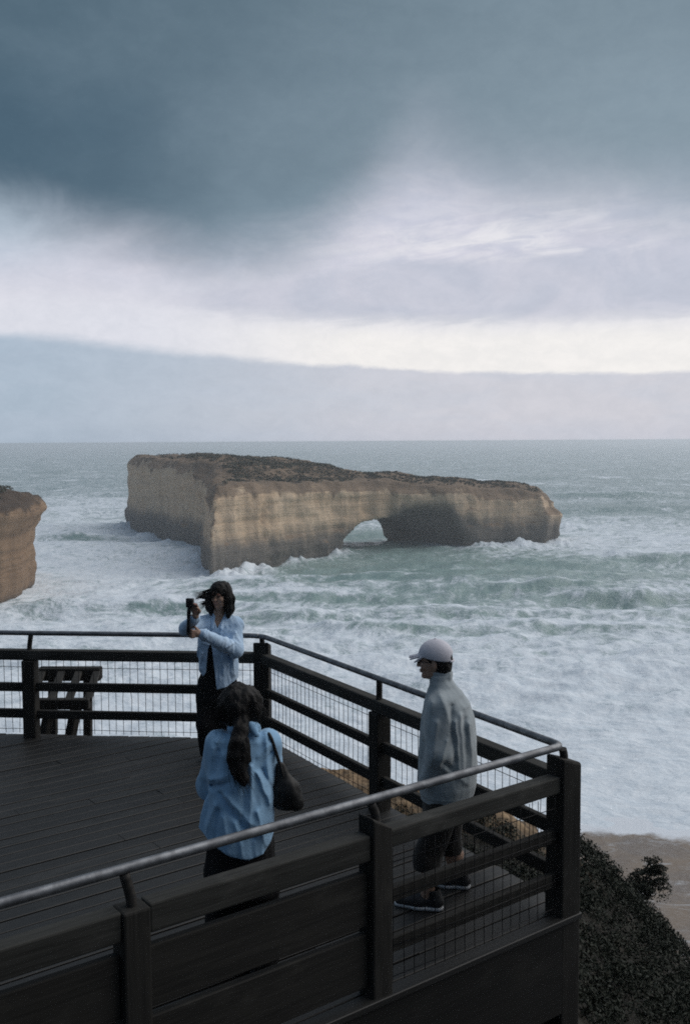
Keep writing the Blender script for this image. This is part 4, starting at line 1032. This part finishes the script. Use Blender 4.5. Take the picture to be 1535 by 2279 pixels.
# --- the woman by the far railing, filming with a small camera on a grip
def woman_filming():
    J = Pose(487, 9.30)
    root = thing('person', 'person in open pale blue shirt and black trousers holding up a small camera', 'person', J.o)
    hd = J(490, 1326, -.03); nk = J(488, 1369, 0)
    sl, sr = J(450, 1387, -.02), J(527, 1390, .0)
    el, er = J(415, 1399, -.22), J(524, 1446, -.12)
    wl, wr = J(436, 1371, -.42), J(446, 1409, -.36)
    hip = J(484, 1535, 0); kl, kr = J(463, 1610, -.03), J(503, 1612, .02); al, ar = Vector((J(470, 1670).x, -.02, .09)), Vector((J(512, 1670).x, .06, .09))
    stick = J(421, 1397, -.42)
    # body
    F = Field((-.42, -.60, -.02), (.36, .30, 1.78), .0048)
    A = head(F, hd, R(-24), R(4))
    F.cone(J(489, 1350, .0), nk, .046, .050, .03); F.cone(nk, (nk + sl) / 2 - Vector((0, 0, .01)), .042, .038, .02); F.cone(nk, (nk + sr) / 2 - Vector((0, 0, .01)), .042, .038, .02)
    F.loft(J.keys([(448, 526, 1540, .095), (452, 522, 1500, .085), (459, 517, 1455, .078), (453, 523, 1415, .09), (455, 522, 1390, .075), (474, 503, 1374, .045)]), .03)
    F.chain([sl, el, wl], [.043, .036, .026], .02); F.chain([sr, er, wr], [.043, .036, .026], .02)
    for k_, a_, s_ in ((kl, al, 464), (kr, ar, 504)): F.chain([J(s_, 1545), k_, a_], [.078, .05, .038], .03); F.cone(a_ - Vector((0, 0, .05)), a_ + Vector((-.02, -.14, -.06)), .035, .025, .02)
    dv = (stick - wr); dv.z = 0; dv.normalize(); nv = Vector((dv.y, -dv.x, 0))
    hand(F, wr, dv, nv * 1.0, (0, 0, 1), (1.0, 1.35, .9), (.9, .6))
    hand(F, wl, (-.10, -.10, 1), (-.35, -.93, 0), (.93, -.35, .1), (.55, .9, .6), (.6, .5))
    me = F.net('body'); paint_face(me, A); link('body', me, SKIN, root); eyes(root, A)
    # hair: chin-length, blown to the left
    F = Field(hd - Vector((.30, .20, .26)), hd + Vector((.22, .24, .20)), .005)
    Rm = Matrix.Rotation(R(-24), 4, 'Z')
    F.ell(hd + Vector((.003, .022, .042)), (.094, .108, .096), .01, rot=Rm)
    F.chain([hd + Vector((.055, .01, .05)), hd + Vector((.088, .0, -.03)), hd + Vector((.086, -.01, -.12)), hd + Vector((.072, -.015, -.20))], [.048, .050, .046, .016], .03)
    F.chain([hd + Vector((.03, .07, .03)), hd + Vector((.03, .075, -.08)), hd + Vector((.02, .06, -.17))], [.07, .065, .03], .04)
    F.chain([hd + Vector((-.055, .02, .06)), hd + Vector((-.082, -.01, -.02)), hd + Vector((-.092, -.03, -.10)), hd + Vector((-.085, -.035, -.175))], [.042, .042, .042, .012], .03)
    F.chain([hd + Vector((-.06, .02, .02)), hd + Vector((-.12, -.01, -.01)), hd + Vector((-.155, -.03, -.0)), hd + Vector((-.185, -.03, -.012))], [.035, .026, .014, .004], .02)
    F.chain([hd + Vector((-.07, .02, -.05)), hd + Vector((-.125, .0, -.06)), hd + Vector((-.16, -.01, -.075))], [.035, .025, .006], .02)
    Ai = A
    F.ell(Ai @ Vector((.004, -.075, -.025)), (.049, .060, .084), .012, 'sub', Rm)
    F.noise(.016, (24, 24, 6), 4, .03, 2.0)
    h = link('hair', F.net('hair'), HAIR, root)
    strands('loose_strand', h, [[hd + Vector((-.06, 0, .03)), hd + Vector((-.13, -.02, .02)), hd + Vector((-.165, -.03, .01)), hd + Vector((-.20, -.03, .0))], [hd + Vector((-.07, -.02, -.05)), hd + Vector((-.12, -.02, -.07)), hd + Vector((-.17, -.02, -.10))],
             [hd + Vector((.0, -.08, .09)), hd + Vector((-.04, -.10, .03)), hd + Vector((-.10, -.10, .0))], [hd + Vector((.06, -.05, .06)), hd + Vector((.07, -.06, -.06)), hd + Vector((.05, -.05, -.18))]], .0022, HAIR, 130, 4, .018)['kind'] = 'stuff'
    strands('blown_strand', h, [[hd + Vector((-.05, .02, .07)), hd + Vector((-.12, -.01, .04)), hd + Vector((-.18, -.02, .015)), hd + Vector((-.225, -.02, .005))], [hd + Vector((-.07, .02, .0)), hd + Vector((-.13, -.01, -.01)), hd + Vector((-.19, -.02, -.005)), hd + Vector((-.22, -.02, -.03))], [hd + Vector((-.08, .02, -.06)), hd + Vector((-.12, .0, -.07)), hd + Vector((-.165, -.01, -.075)), hd + Vector((-.185, -.01, -.10))]], .0042, HAIR, 46, 9, .016)['kind'] = 'stuff'
    # black top and trousers
    F = Field((-.26, -.2, .55), (.26, .2, 1.40), .006)
    F.loft(J.keys([(446, 528, 1545, .105), (450, 524, 1500, .095), (456, 519, 1455, .088), (450, 526, 1415, .100), (456, 521, 1393, .080), (470, 506, 1384, .055)]), .02)
    link('top', F.net('top'), BLACK, root)
    F = Field((-.30, -.28, .0), (.30, .28, .85), .007)
    F.loft(J.keys([(441, 530, 1560, .125), (440, 531, 1530, .120), (447, 527, 1500, .105), (452, 522, 1482, .095)]), .03)
    F.chain([J(461, 1550), J(459, 1610, -.03), Vector((J(466, 1670).x, -.02, .05))], [.098, .092, .085], .03)
    F.chain([J(507, 1550), J(507, 1612, .02), Vector((J(513, 1670).x, .06, .05))], [.098, .092, .085], .03)
    F.noise(.016, (9, 9, 3), 3, .04, 1.0); cutz(F, lambda x, y: .035 + 0 * x * y)
    link('trousers', F.net('trousers'), BLACK, root)
    shoe(root, al + Vector((.0, .05, -.09)), al + Vector((-.03, -.19, -.09))); shoe(root, ar + Vector((0, .05, -.09)), ar + Vector((.03, -.19, -.09)))
    # open shirt
    F = Field((-.42, -.56, .50), (.36, .32, 1.44), .0048)
    F.loft(J.keys([(441, 527, 1545, .150), (442, 529, 1510, .145), (441, 531, 1470, .135), (441, 530, 1430, .130), (443, 531, 1405, .120), (449, 528, 1389, .095), (465, 512, 1378, .07)]), .02, rnd=.02)
    F.chain([sl + Vector((.01, 0, -.005)), el, el.lerp(wl, .82)], [.068, .062, .046], .035)
    F.chain([sr + Vector((-.01, 0, -.005)), er, er.lerp(wr, .90)], [.070, .070, .050], .035)
    F.chain([er.lerp(wr, .86), er.lerp(wr, .93)], [.054, .050], .008)          # turned-back cuff
    F.chain([el.lerp(wl, .74), el.lerp(wl, .84)], [.050, .047], .008)
    for e_ in (sl, sr): F.cone(nk.lerp(e_, .18) + Vector((0, .012, -.012)), e_ + Vector((0, 0, -.005)), .062, .064, .03)
    # folds
    ff = lambda x0, y0, x1, y1, amp, w: (J(x0, y0), J(x1, y1), amp, w)
    folds(F, [ff(527, 1402, 512, 1440, .014, .016), ff(516, 1398, 500, 1425, .010, .014), ff(470, 1385, 455, 1420, .010, .014), ff(462, 1400, 478, 1432, -.010, .010), ff(520, 1448, 470, 1432, -.012, .010), ff(505, 1444, 452, 1424, .010, .012), ff(528, 1420, 492, 1438, .010, .011),
              ff(500, 1455, 505, 1530, .014, .014), ff(513, 1452, 517, 1520, -.016, .010), ff(522, 1460, 526, 1515, .014, .014), ff(490, 1460, 488, 1530, -.010, .009), ff(452, 1450, 447, 1500, .012, .012), ff(445, 1440, 441, 1490, -.010, .010), ff(508, 1480, 494, 1525, -.010, .010)], .08)
    creases(F, .010, (11, 11, 5), 5.0); F.noise(.006, (14, 14, 9), 3, .05, 5.0)
    # the open front: from the neck a short V, closed over the chest, open again below the waist
    q = (slice(None),) * 3; x, y, z = F.grid(q)
    def xat(px, py): return J(px, py, -.12).x
    zk = [J(0, 1545, -.12).z, J(0, 1500, -.12).z, J(0, 1450, -.12).z, J(0, 1436, -.12).z]
    lft = np.interp(z, zk[:], [xat(452, 1545), xat(458, 1500), xat(462, 1450), xat(468, 1436)]); rgt = np.interp(z, zk[:], [xat(484, 1545), xat(479, 1500), xat(473, 1450), xat(469, 1436)])
    low = np.maximum(np.maximum(lft - x, x - rgt), y + .02)
    zv = [J(0, 1402, -.1).z, J(0, 1366, -.1).z]; c0 = xat(483, 1380); hw = np.interp(z, zv, [.0, .075]); vee = np.maximum(np.abs(x - c0) - hw, y + .01)
    vee = np.where(z > zv[0], vee, 1.0)
    F.d = np.maximum(F.d, -np.minimum(low, vee)).astype(np.float32)
    # hem: longer in front right, higher at the left
    hx = [J(436, 1500, -.1).x, J(452, 1500, -.1).x, J(462, 1500, -.1).x, J(478, 1500, -.1).x, J(505, 1500, -.1).x, J(535, 1500, -.1).x]; hz = [J(0, 1490, -.1).z, J(0, 1508, -.1).z, J(0, 1496, -.1).z, J(0, 1537, -.1).z, J(0, 1530, -.1).z, J(0, 1512, -.1).z]
    cutz(F, lambda x, y: np.interp(x, hx, hz) + 0 * y)
    # hollow: only cloth, no solid block behind the opening
    nkz = J(0, 1383).z; F.cone(nk + Vector((0, -.01, -.04)), nk + Vector((0, -.012, .10)), .044, .058, .01, 'sub')
    sh = F.net('shirt'); so_ = link('shirt', sh, PALEBLUE, root)
    # collar leaves
    for sx, a_, c_ in ((-1, J(474, 1372, -.03), J(473, 1398, -.12)), (1, J(503, 1373, -.02), J(494, 1398, -.12))):
        G = Field(np.minimum(a_, c_) - .06, np.maximum(a_, c_) + .06, .004); G.cone(a_, c_, .030, .018, 0, flat=((sx * .5, -.8, .3), .25)); link('collar', G.net('collar'), PALEBLUE, so_)
    # what she holds
    cr = thing('handheld_camera', 'small black camera on a stubby grip held up by the woman', 'camera', J.o + J(423, 1342, -.47), R(-14))
    bm = bmesh.new(); box_bm(bm, -.034, .034, -.020, .020, -.040, .042, .006, 2); link('camera_body', bm_mesh('camera_body', bm), DARKPL, cr)
    link('lens', tubes('lens', [([(-.008, .022, .008), (-.008, .034, .008), (-.008, .046, .008)], [.021, .020, .018])], 16), LENS, cr)
    bm = bmesh.new(); box_bm(bm, -.028, .028, -.025, -.0202, -.026, .030, .002, 1); link('screen', bm_mesh('screen', bm), LENS, cr)
    g0 = J(422, 1352, -.47) - J(423, 1342, -.47)
    gi = Matrix.Rotation(R(14), 4, 'Z')
    pts = [gi @ (J(422, 1352, -.462) - J(423, 1342, -.47)), gi @ (J(420, 1372, -.45) - J(423, 1342, -.47)), gi @ (J(420, 1396, -.43) - J(423, 1342, -.47)), gi @ (J(419, 1412, -.42) - J(423, 1342, -.47))]
    link('grip', tubes('grip', [(smooth_path(pts, 4), [.017 + .003 * math.sin(i * .9) for i in range(13)])], 12), DARKPL, cr)
woman_filming()

# --- the woman seen from behind
def woman_behind():
    J = Pose(540, 5.50)
    root = thing('person', 'person seen from behind with a long dark ponytail and loose blue shirt', 'person', J.o)
    hd = J(536, 1574, .06); nk = J(541, 1618, .01)
    sl, sr = J(486, 1652, .01), J(597, 1648, .01)
    el, er = J(474, 1748, .12), J(603, 1742, .14)
    wl, wr = J(508, 1668, .36), J(572, 1664, .36)
    F = Field((-.30, -.22, -.02), (.30, .62, 1.74), .0052)
    A = head(F, hd, R(180), R(14))
    F.cone(J(537, 1596, .03), nk, .048, .055, .03); F.cone(nk - Vector((0, 0, .02)), (nk + sl) / 2 - Vector((0, 0, .03)), .04, .035, .03); F.cone(nk - Vector((0, 0, .02)), (nk + sr) / 2 - Vector((0, 0, .03)), .04, .035, .03)
    F.loft(J.keys([(485, 593, 1870, .10), (490, 588, 1800, .085), (486, 592, 1720, .095), (488, 594, 1660, .08), (515, 567, 1632, .05)]), .03)
    F.chain([sl, el, wl], [.045, .038, .027], .02); F.chain([sr, er, wr], [.045, .038, .027], .02)
    for px in (505, 573):
        k_ = J(px, 2020, .02); a_ = Vector((J(px, 1900).x, 0, .09)); F.chain([J(px, 1880), k_, a_], [.08, .052, .04], .03); F.cone(a_ - Vector((0, .02, .05)), a_ + Vector((0, .15, -.06)), .036, .026, .02)
    hand(F, wl, (.35, .35, .85), (.8, .1, -.3), (.2, -.9, .2), (.5, .7, .5)); hand(F, wr, (-.35, .35, .85), (-.8, .1, -.3), (-.2, -.9, .2), (.5, .7, .5))
    me = F.net('body'); paint_face(me, A); link('body', me, SKIN, root); eyes(root, A)
    # hair: a full crown drawn into a low wavy tail
    F = Field(hd - Vector((.22, .38, .58)), hd + Vector((.22, .22, .22)), .0055)
    Rm = Matrix.Rotation(R(180), 4, 'Z')
    F.ell(hd + Vector((.0, -.02, .030)), (.118, .122, .108), .02)
    F.ell(hd + Vector((-.055, -.02, -.01)), (.072, .085, .085), .04); F.ell(hd + Vector((.055, -.02, -.005)), (.072, .085, .085), .04)
    F.ell(hd + Vector((.0, -.06, -.06)), (.075, .06, .06), .04)
    tail = [J(538, 1606, -.06), J(537, 1630, -.12), J(531, 1655, -.155), J(527, 1685, -.165), J(531, 1712, -.170), J(541, 1732, -.172), J(547, 1748, -.170)]
    F.chain(tail, [.042, .040, .048, .052, .045, .036, .010], .02, flat=((0, 1, 0), .72))
    F.cone(J(517, 1690, -.165), J(520, 1712, -.165), .020, .010, .02); F.cone(J(545, 1650, -.15), J(549, 1690, -.165), .022, .02, .02)
    F.ell(A @ Vector((0, -.085, -.03)), (.056, .060, .085), .012, 'sub', Rm)
    F.noise(.022, (22, 22, 7), 4, .04, 3.0)
    h = link('hair', F.net('hair'), HAIR, root)
    T = [Vector(p) for p in tail]
    strands('loose_strand', h, [[hd + Vector((-.06, -.10, .06)), hd + Vector((-.11, -.08, -.02)), hd + Vector((-.09, -.10, -.09))], [hd + Vector((.07, -.10, .06)), hd + Vector((.12, -.07, -.02)), hd + Vector((.10, -.09, -.08))], T[1:], T[2:] + [J(551, 1756, -.16)], [hd + Vector((-.10, -.02, .05)), hd + Vector((-.145, -.03, .0)), hd + Vector((-.15, -.05, -.06))]], .0022, HAIR, 170, 6, .026)['kind'] = 'stuff'
    # trousers
    F = Field((-.30, -.26, .0), (.30, .26, 1.0), .007)
    F.loft(J.keys([(462, 616, 1985, .155), (460, 617, 1930, .155), (464, 614, 1880, .145), (478, 600, 1830, .12), (484, 594, 1800, .105)]), .03)
    for px in (499, 579): F.chain([J(px, 1940), J(px, 2060, .01), Vector((J(px, 1940).x, .0, .05))], [.108, .10, .098], .03)
    F.noise(.018, (9, 9, 3), 3, .04, 1.0); cutz(F, lambda x, y: .035 + 0 * x * y)
    link('trousers', F.net('trousers'), BLACK, root)
    for px in (505, 573): x_ = J(px, 1940).x; shoe(root, (x_, -.06, 0), (x_ * 1.1, .19, 0), SHOE, SHOE)
    # loose shirt, its tail blown to the left
    F = Field((-.34, -.30, .60), (.30, .48, 1.47), .005)
    F.loft(J.keys([(470, 612, 1925, .150, -.01), (452, 611, 1875, .165, -.01), (458, 608, 1830, .165, -.015), (466, 607, 1775, .155, -.01), (464, 610, 1715, .145), (466, 610, 1672, .125), (478, 602, 1645, .098), (505, 578, 1628, .07)]), .02, rnd=.02)
    F.chain([sl + Vector((.0, 0, -.01)), el, el.lerp(wl, .8)], [.078, .085, .062], .03)
    F.chain([sr + Vector((.0, 0, -.01)), er, er.lerp(wr, .8)], [.072, .070, .060], .03)
    F.cone(J(476, 1795, -.03), J(449, 1856, -.04), .06, .026, .03, flat=((.3, 1, 0), .5)); F.cone(J(452, 1852, -.04), J(444, 1862, -.04), .026, .016, .02, flat=((.3, 1, 0), .6))
    F.cone(J(520, 1622, -.035), J(566, 1621, -.035), .034, .034, .015)                       # collar roll
    F.cone(J(560, 1616, -.06), J(571, 1634, -.08), .022, .012, .008)
    ff = lambda x0, y0, x1, y1, amp, w: (J(x0, y0, -.1), J(x1, y1, -.1), amp, w)
    folds(F, [ff(468, 1757, 508, 1738, -.030, .013), ff(466, 1738, 505, 1722, .014, .018), ff(490, 1765, 568, 1858, -.022, .014), ff(505, 1765, 590, 1850, .016, .018), ff(562, 1700, 558, 1835, .022, .016), ff(574, 1715, 600, 1790, .020, .013), ff(584, 1712, 607, 1768, -.014, .011),
              ff(547, 1700, 540, 1860, -.014, .014), ff(478, 1790, 455, 1860, .018, .018), ff(488, 1800, 480, 1872, -.016, .013), ff(502, 1810, 510, 1885, .014, .016), ff(600, 1660, 566, 1690, .012, .014), ff(602, 1680, 572, 1715, -.010, .012), ff(592, 1645, 600, 1800, .014, .016),
              ff(480, 1655, 497, 1628, .012, .013), ff(472, 1670, 466, 1735, .012, .016), ff(485, 1675, 478, 1740, -.012, .013), ff(575, 1800, 592, 1880, .016, .014), ff(560, 1840, 566, 1900, -.014, .012), ff(528, 1820, 545, 1895, .012, .015), ff(497, 1680, 500, 1730, .010, .014)], .03)
    creases(F, .008, (8, 8, 2.6), 8.3); F.noise(.006, (12, 12, 6), 3, .05, 8.0)
    hx = [J(p, 1870).x for p in (438, 455, 480, 520, 560, 590, 606, 614)]; hz = [J(0, p, -.1).z for p in (1850, 1862, 1876, 1898, 1908, 1900, 1878, 1855)]
    cutz(F, lambda x, y: np.interp(x, hx, hz) + .18 * np.clip(y, 0, .1))
    so_ = link('shirt', F.net('shirt'), DENIM, root)
    # bag slung from her right shoulder
    bg_ = thing('shoulder_bag', 'slouchy black shoulder bag hanging at the right side of the woman in blue', 'bag', J.o + J(640, 1760, .0))
    o = J(640, 1760, .0); g = lambda px, py, dy=0.0: J(px, py, dy) - o
    F = Field((-.16, -.12, -.16), (.14, .12, .24), .005)
    F.ell(g(640, 1766), (.076, .055, .088), .02); F.cone(g(624, 1706), g(636, 1752), .026, .062, .04, flat=((0, 1, 0), .7)); F.cone(g(622, 1780), g(656, 1786), .052, .05, .03, flat=((0, 1, 0), .8))
    F.noise(.012, (14, 14, 8), 3, .04, 4.0); link('bag_body', F.net('bag_body'), LEATHER, bg_)
    link('strap', tubes('strap', [(smooth_path([g(632, 1735, -.02), g(622, 1700, -.03), g(612, 1668, -.05), g(603, 1641, -.06), g(596, 1632, .0), g(602, 1645, .08), g(616, 1690, .06), g(636, 1736, .03)], 5), .0095)], 8), LEATHER, bg_)
woman_behind()

# --- the man in the cap
def man():
    J = Pose(985, 6.30)
    root = thing('person', 'person in a pale cap, glasses and grey fleece looking out along the railing', 'person', J.o)
    yaw = R(-104); hd = J(965, 1473, 0)
    fw = Vector((math.sin(yaw), -math.cos(yaw), 0)); side = Vector((fw.y, -fw.x, 0))        # forwards; side = towards the camera is -
    nr = side if side.y < 0 else -side
    nk = J(979, 1509, 0)
    S1, S2 = J(986, 1556, 0) + nr * .155, J(990, 1556, 0) - nr * .155
    E1, E2 = J(985, 1655, 0) + nr * .19, J(985, 1650, 0) - nr * .19
    W1, W2 = J(962, 1718, 0) + nr * .13, J(962, 1716, 0) - nr * .12
    F = Field((-.36, -.36, -.02), (.34, .52, 1.80), .0052)
    A = head(F, hd, yaw, R(2), 1.0)
    F.cone(J(974, 1486), nk, .050, .052, .03); F.cone(nk - Vector((0, 0, .02)), nk.lerp(S1, .6) - Vector((0, 0, .03)), .04, .035, .03); F.cone(nk - Vector((0, 0, .02)), nk.lerp(S2, .6) - Vector((0, 0, .03)), .04, .035, .03)
    F.loft(J.keys([(948, 1040, 1765, .15), (950, 1040, 1680, .14), (950, 1040, 1600, .16), (958, 1030, 1550, .17), (968, 1006, 1526, .09)]), .03)
    F.chain([S1, E1, W1], [.05, .042, .030], .02); F.chain([S2, E2, W2], [.05, .042, .030], .02)
    H1, H2 = J(990, 1790) + nr * .085, J(994, 1790) - nr * .085
    f1 = at_z(948, 2022, 0) - J.o; f2 = at_z(1010, 1974, 0) - J.o
    f1.z = f2.z = 0
    K1, K2 = (H1 + f1) / 2 + fw * .05, (H2 + f2) / 2 + fw * .03
    a1, a2 = f1 + Vector((0, 0, .09)), f2 + Vector((0, 0, .09))
    back_ = fw * -.03
    F.chain([H1, K1, K1.lerp(a1, .35) + back_, a1], [.088, .056, .058, .038], .03); F.chain([H2, K2, K2.lerp(a2, .35) + back_, a2], [.088, .056, .058, .038], .03)
    for a_ in (a1, a2): F.cone(a_ - Vector((0, 0, .05)), a_ + fw * .14 - Vector((0, 0, .06)), .036, .028, .02)
    hand(F, W1, fw * .25 - nr * .9, -fw, Vector((0, 0, 1)), (.45, .5, .4)); hand(F, W2, fw * .25 + nr * .9, -fw, Vector((0, 0, 1)), (.45, .5, .4))      # in the pouch pocket
    me = F.net('body'); paint_face(me, A); link('body', me, SKIN, root); eyes(root, A)
    # short dark hair under the cap
    F = Field(hd - Vector((.2, .2, .2)), hd + Vector((.2, .2, .2)), .005); Rm = Matrix.Rotation(yaw, 4, 'Z')
    g = lambda x, y, z: A @ Vector((x, y, z))
    F.ell(g(0, .022, .022), (.083, .098, .092), .01, rot=Rm); F.ell(g(0, .062, -.035), (.066, .052, .062), .03, rot=Rm)
    F.ell(g(0, -.085, -.04), (.095, .105, .105), .012, 'sub', Rm)
    for sx in (-1, 1): F.ell(g(sx * .085, .005, -.03), (.035, .032, .05), .01, 'sub', Rm)
    F.noise(.008, (40, 40, 20), 3, .02, 1.0); link('hair', F.net('hair'), HAIR, root)
    # cap: dome, curved brim, closing strap at the back
    F = Field(hd - Vector((.26, .26, .26)), hd + Vector((.26, .26, .26)), .0045)
    F.ell(g(0, .014, .045), (.094, .112, .104), .0, rot=Rm)
    x, y, z = F.grid((slice(None),) * 3); N_ = Rm.to_3x3() @ Vector((0, .16, 1)).normalized(); P0 = g(0, 0, .030)
    F.d = np.maximum(F.d, -((x - P0.x) * N_.x + (y - P0.y) * N_.y + (z - P0.z) * N_.z)).astype(np.float32)
    F.ell(g(0, .125, .032), (.040, .03, .024), .004, 'sub', Rm)                                # gap over the strap
    for i in range(-3, 4):
        u = i / 3; F.cone(g(u * .062, -.070 - .01 * (1 - u * u), .050 - .012 * u * u), g(u * .066, -.112 - .048 * (1 - u * u) ** .5 * .9, .034 - .022 * u * u), .008, .006, .012)
    cp = link('cap', F.net('cap'), CAPMAT, root)
    link('cap_button', tubes('cap_button', [([g(0, .014, .144), g(0, .014, .150), g(0, .014, .155)], [.009, .009, .004])], 10), CAPMAT, cp)
    link('cap_strap', tubes('cap_strap', [(smooth_path([g(-.045, .112, .012), g(-.02, .124, .010), g(.02, .124, .010), g(.045, .112, .012)], 4), .007)], 6), CAPMAT, cp)
    # glasses
    it = []
    for sx in (-1, 1):
        c_ = (sx * .033, -.100, .006)
        it.append(([g(c_[0] + .024 * math.cos(t), c_[1] + .004 * abs(math.cos(t)), c_[2] + .019 * math.sin(t)) for t in [i * math.pi / 10 for i in range(21)]], .0024))
        it.append(([g(sx * .057, -.097, .012), g(sx * .076, -.06, .014), g(sx * .082, .0, .010)], .0026))
    it.append(([g(-.010, -.102, .010), g(.010, -.102, .010)], .0024))
    gl = link('glasses', tubes('glasses', it, 6), DARKPL, root)
    for sx in (-1, 1):
        pts = [g(sx * .033 + .022 * math.cos(t), -.100, .006 + .017 * math.sin(t)) for t in [i * math.pi / 10 for i in range(20)]]
        me = bpy.data.meshes.new('lens'); bk_ = [p - (g(0, -.002, 0) - g(0, 0, 0)) for p in pts]
        me.from_pydata([tuple(p) for p in pts + bk_], [], [tuple(range(20)), tuple(range(39, 19, -1))] + [(i, 20 + i, 20 + (i + 1) % 20, (i + 1) % 20) for i in range(20)]); me.update(); link('lens', me, GLASS, gl)
    # trousers
    F = Field((-.36, -.36, .0), (.34, .52, .98), .007)
    F.loft(J.keys([(940, 1046, 1810, .175), (938, 1048, 1775, .175), (944, 1044, 1740, .16)]), .03)
    F.chain([H1, K1, K1.lerp(a1, .4)], [.104, .088, .086], .03); F.chain([H2, K2, K2.lerp(a2, .4)], [.104, .088, .086], .03)
    F.noise(.016, (10, 10, 4), 3, .04, 1.0); cutz(F, lambda x, y: min(K1.z, K2.z) - .06 + 0 * x * y)
    link('shorts', F.net('shorts'), UMBER, root)
    for f_ in (f1, f2): shoe(root, f_ - fw * .07, f_ + fw * .20, SHOE, SOLE, .05)
    # fleece
    F = Field((-.38, -.38, .68), (.34, .36, 1.56), .005)
    F.loft(J.keys([(934, 1053, 1766, .185), (931, 1058, 1740, .195), (931, 1060, 1700, .195), (933, 1060, 1650, .195), (938, 1055, 1600, .20), (944, 1044, 1565, .19), (950, 1030, 1543, .165), (955, 1014, 1524, .110), (955, 1006, 1510, .085), (954, 1007, 1498, .080), (955, 1006, 1490, .078)]), .02, rnd=.018)
    F.chain([S1 + Vector((0, 0, -.01)), E1, E1.lerp(W1, .94)], [.082, .074, .060], .055)
    F.chain([S2 + Vector((0, 0, -.01)), E2, E2.lerp(W2, .94)], [.075, .072, .054], .045)
    ff = lambda x0, y0, x1, y1, amp, w: (J(x0, y0, -.15), J(x1, y1, -.15), amp, w)
    folds(F, [ff(1001, 1570, 1010, 1690, -.016, .014), ff(1010, 1600, 1019, 1712, .018, .016), ff(1022, 1590, 1030, 1715, .016, .018), ff(1033, 1600, 1036, 1720, -.012, .014), ff(1044, 1610, 1052, 1720, .014, .018), ff(985, 1690, 1012, 1722, -.020, .016), ff(968, 1600, 955, 1690, .012, .018),
              ff(990, 1640, 972, 1700, .012, .016), ff(990, 1705, 1040, 1742, .012, .016), ff(958, 1560, 946, 1640, .010, .018), ff(978, 1545, 998, 1600, .010, .018), ff(944, 1660, 938, 1735, -.010, .013), ff(1000, 1520, 1032, 1570, -.008, .016), ff(960, 1512, 1000, 1508, -.010, .008)], .02)
    creases(F, .006, (7, 7, 2.4), 12.6); F.noise(.005, (9, 9, 5), 3, .05, 12.0)
    F.cone(J(978, 1500, 0), J(973, 1478, 0), .054, .066, .006, 'sub')
    F.loft(J.keys([(936, 1051, 1778, .180), (935, 1052, 1758, .185)]), .012)                    # ribbed hem
    link('fleece', F.net('fleece'), FLEECE, root)
m_, b_, p_g = new_mat('spectacle_glass'); p_g.inputs['Base Color'].default_value = (.95, .97, .97, 1); p_g.inputs['Roughness'].default_value = .02; p_g.inputs['Alpha'].default_value = .18; p_g.inputs['IOR'].default_value = 1.5
GLASS = m_
man()
# ------------------------------------------------------------------ sea haze: thin even air over the water
bm = bmesh.new(); box_bm(bm, -12600, 12600, -900, 12800, SEA_Z - 4.0, CAM_Z + .5, 0)
me = bm_mesh('haze', bm); hz = bpy.data.objects.new('haze', me); COL.objects.link(hz); hz['kind'] = 'stuff'
m = bpy.data.materials.new('sea_haze'); m.use_nodes = True; nt = m.node_tree; nt.nodes.clear()
out = nt.nodes.new('ShaderNodeOutputMaterial'); pv = nt.nodes.new('ShaderNodeVolumePrincipled')
pv.inputs['Color'].default_value = (.93, .96, 1.0, 1); pv.inputs['Density'].default_value = .00036; pv.inputs['Anisotropy'].default_value = .5
nt.links.new(pv.outputs[0], out.inputs['Volume']); me.materials.append(m)
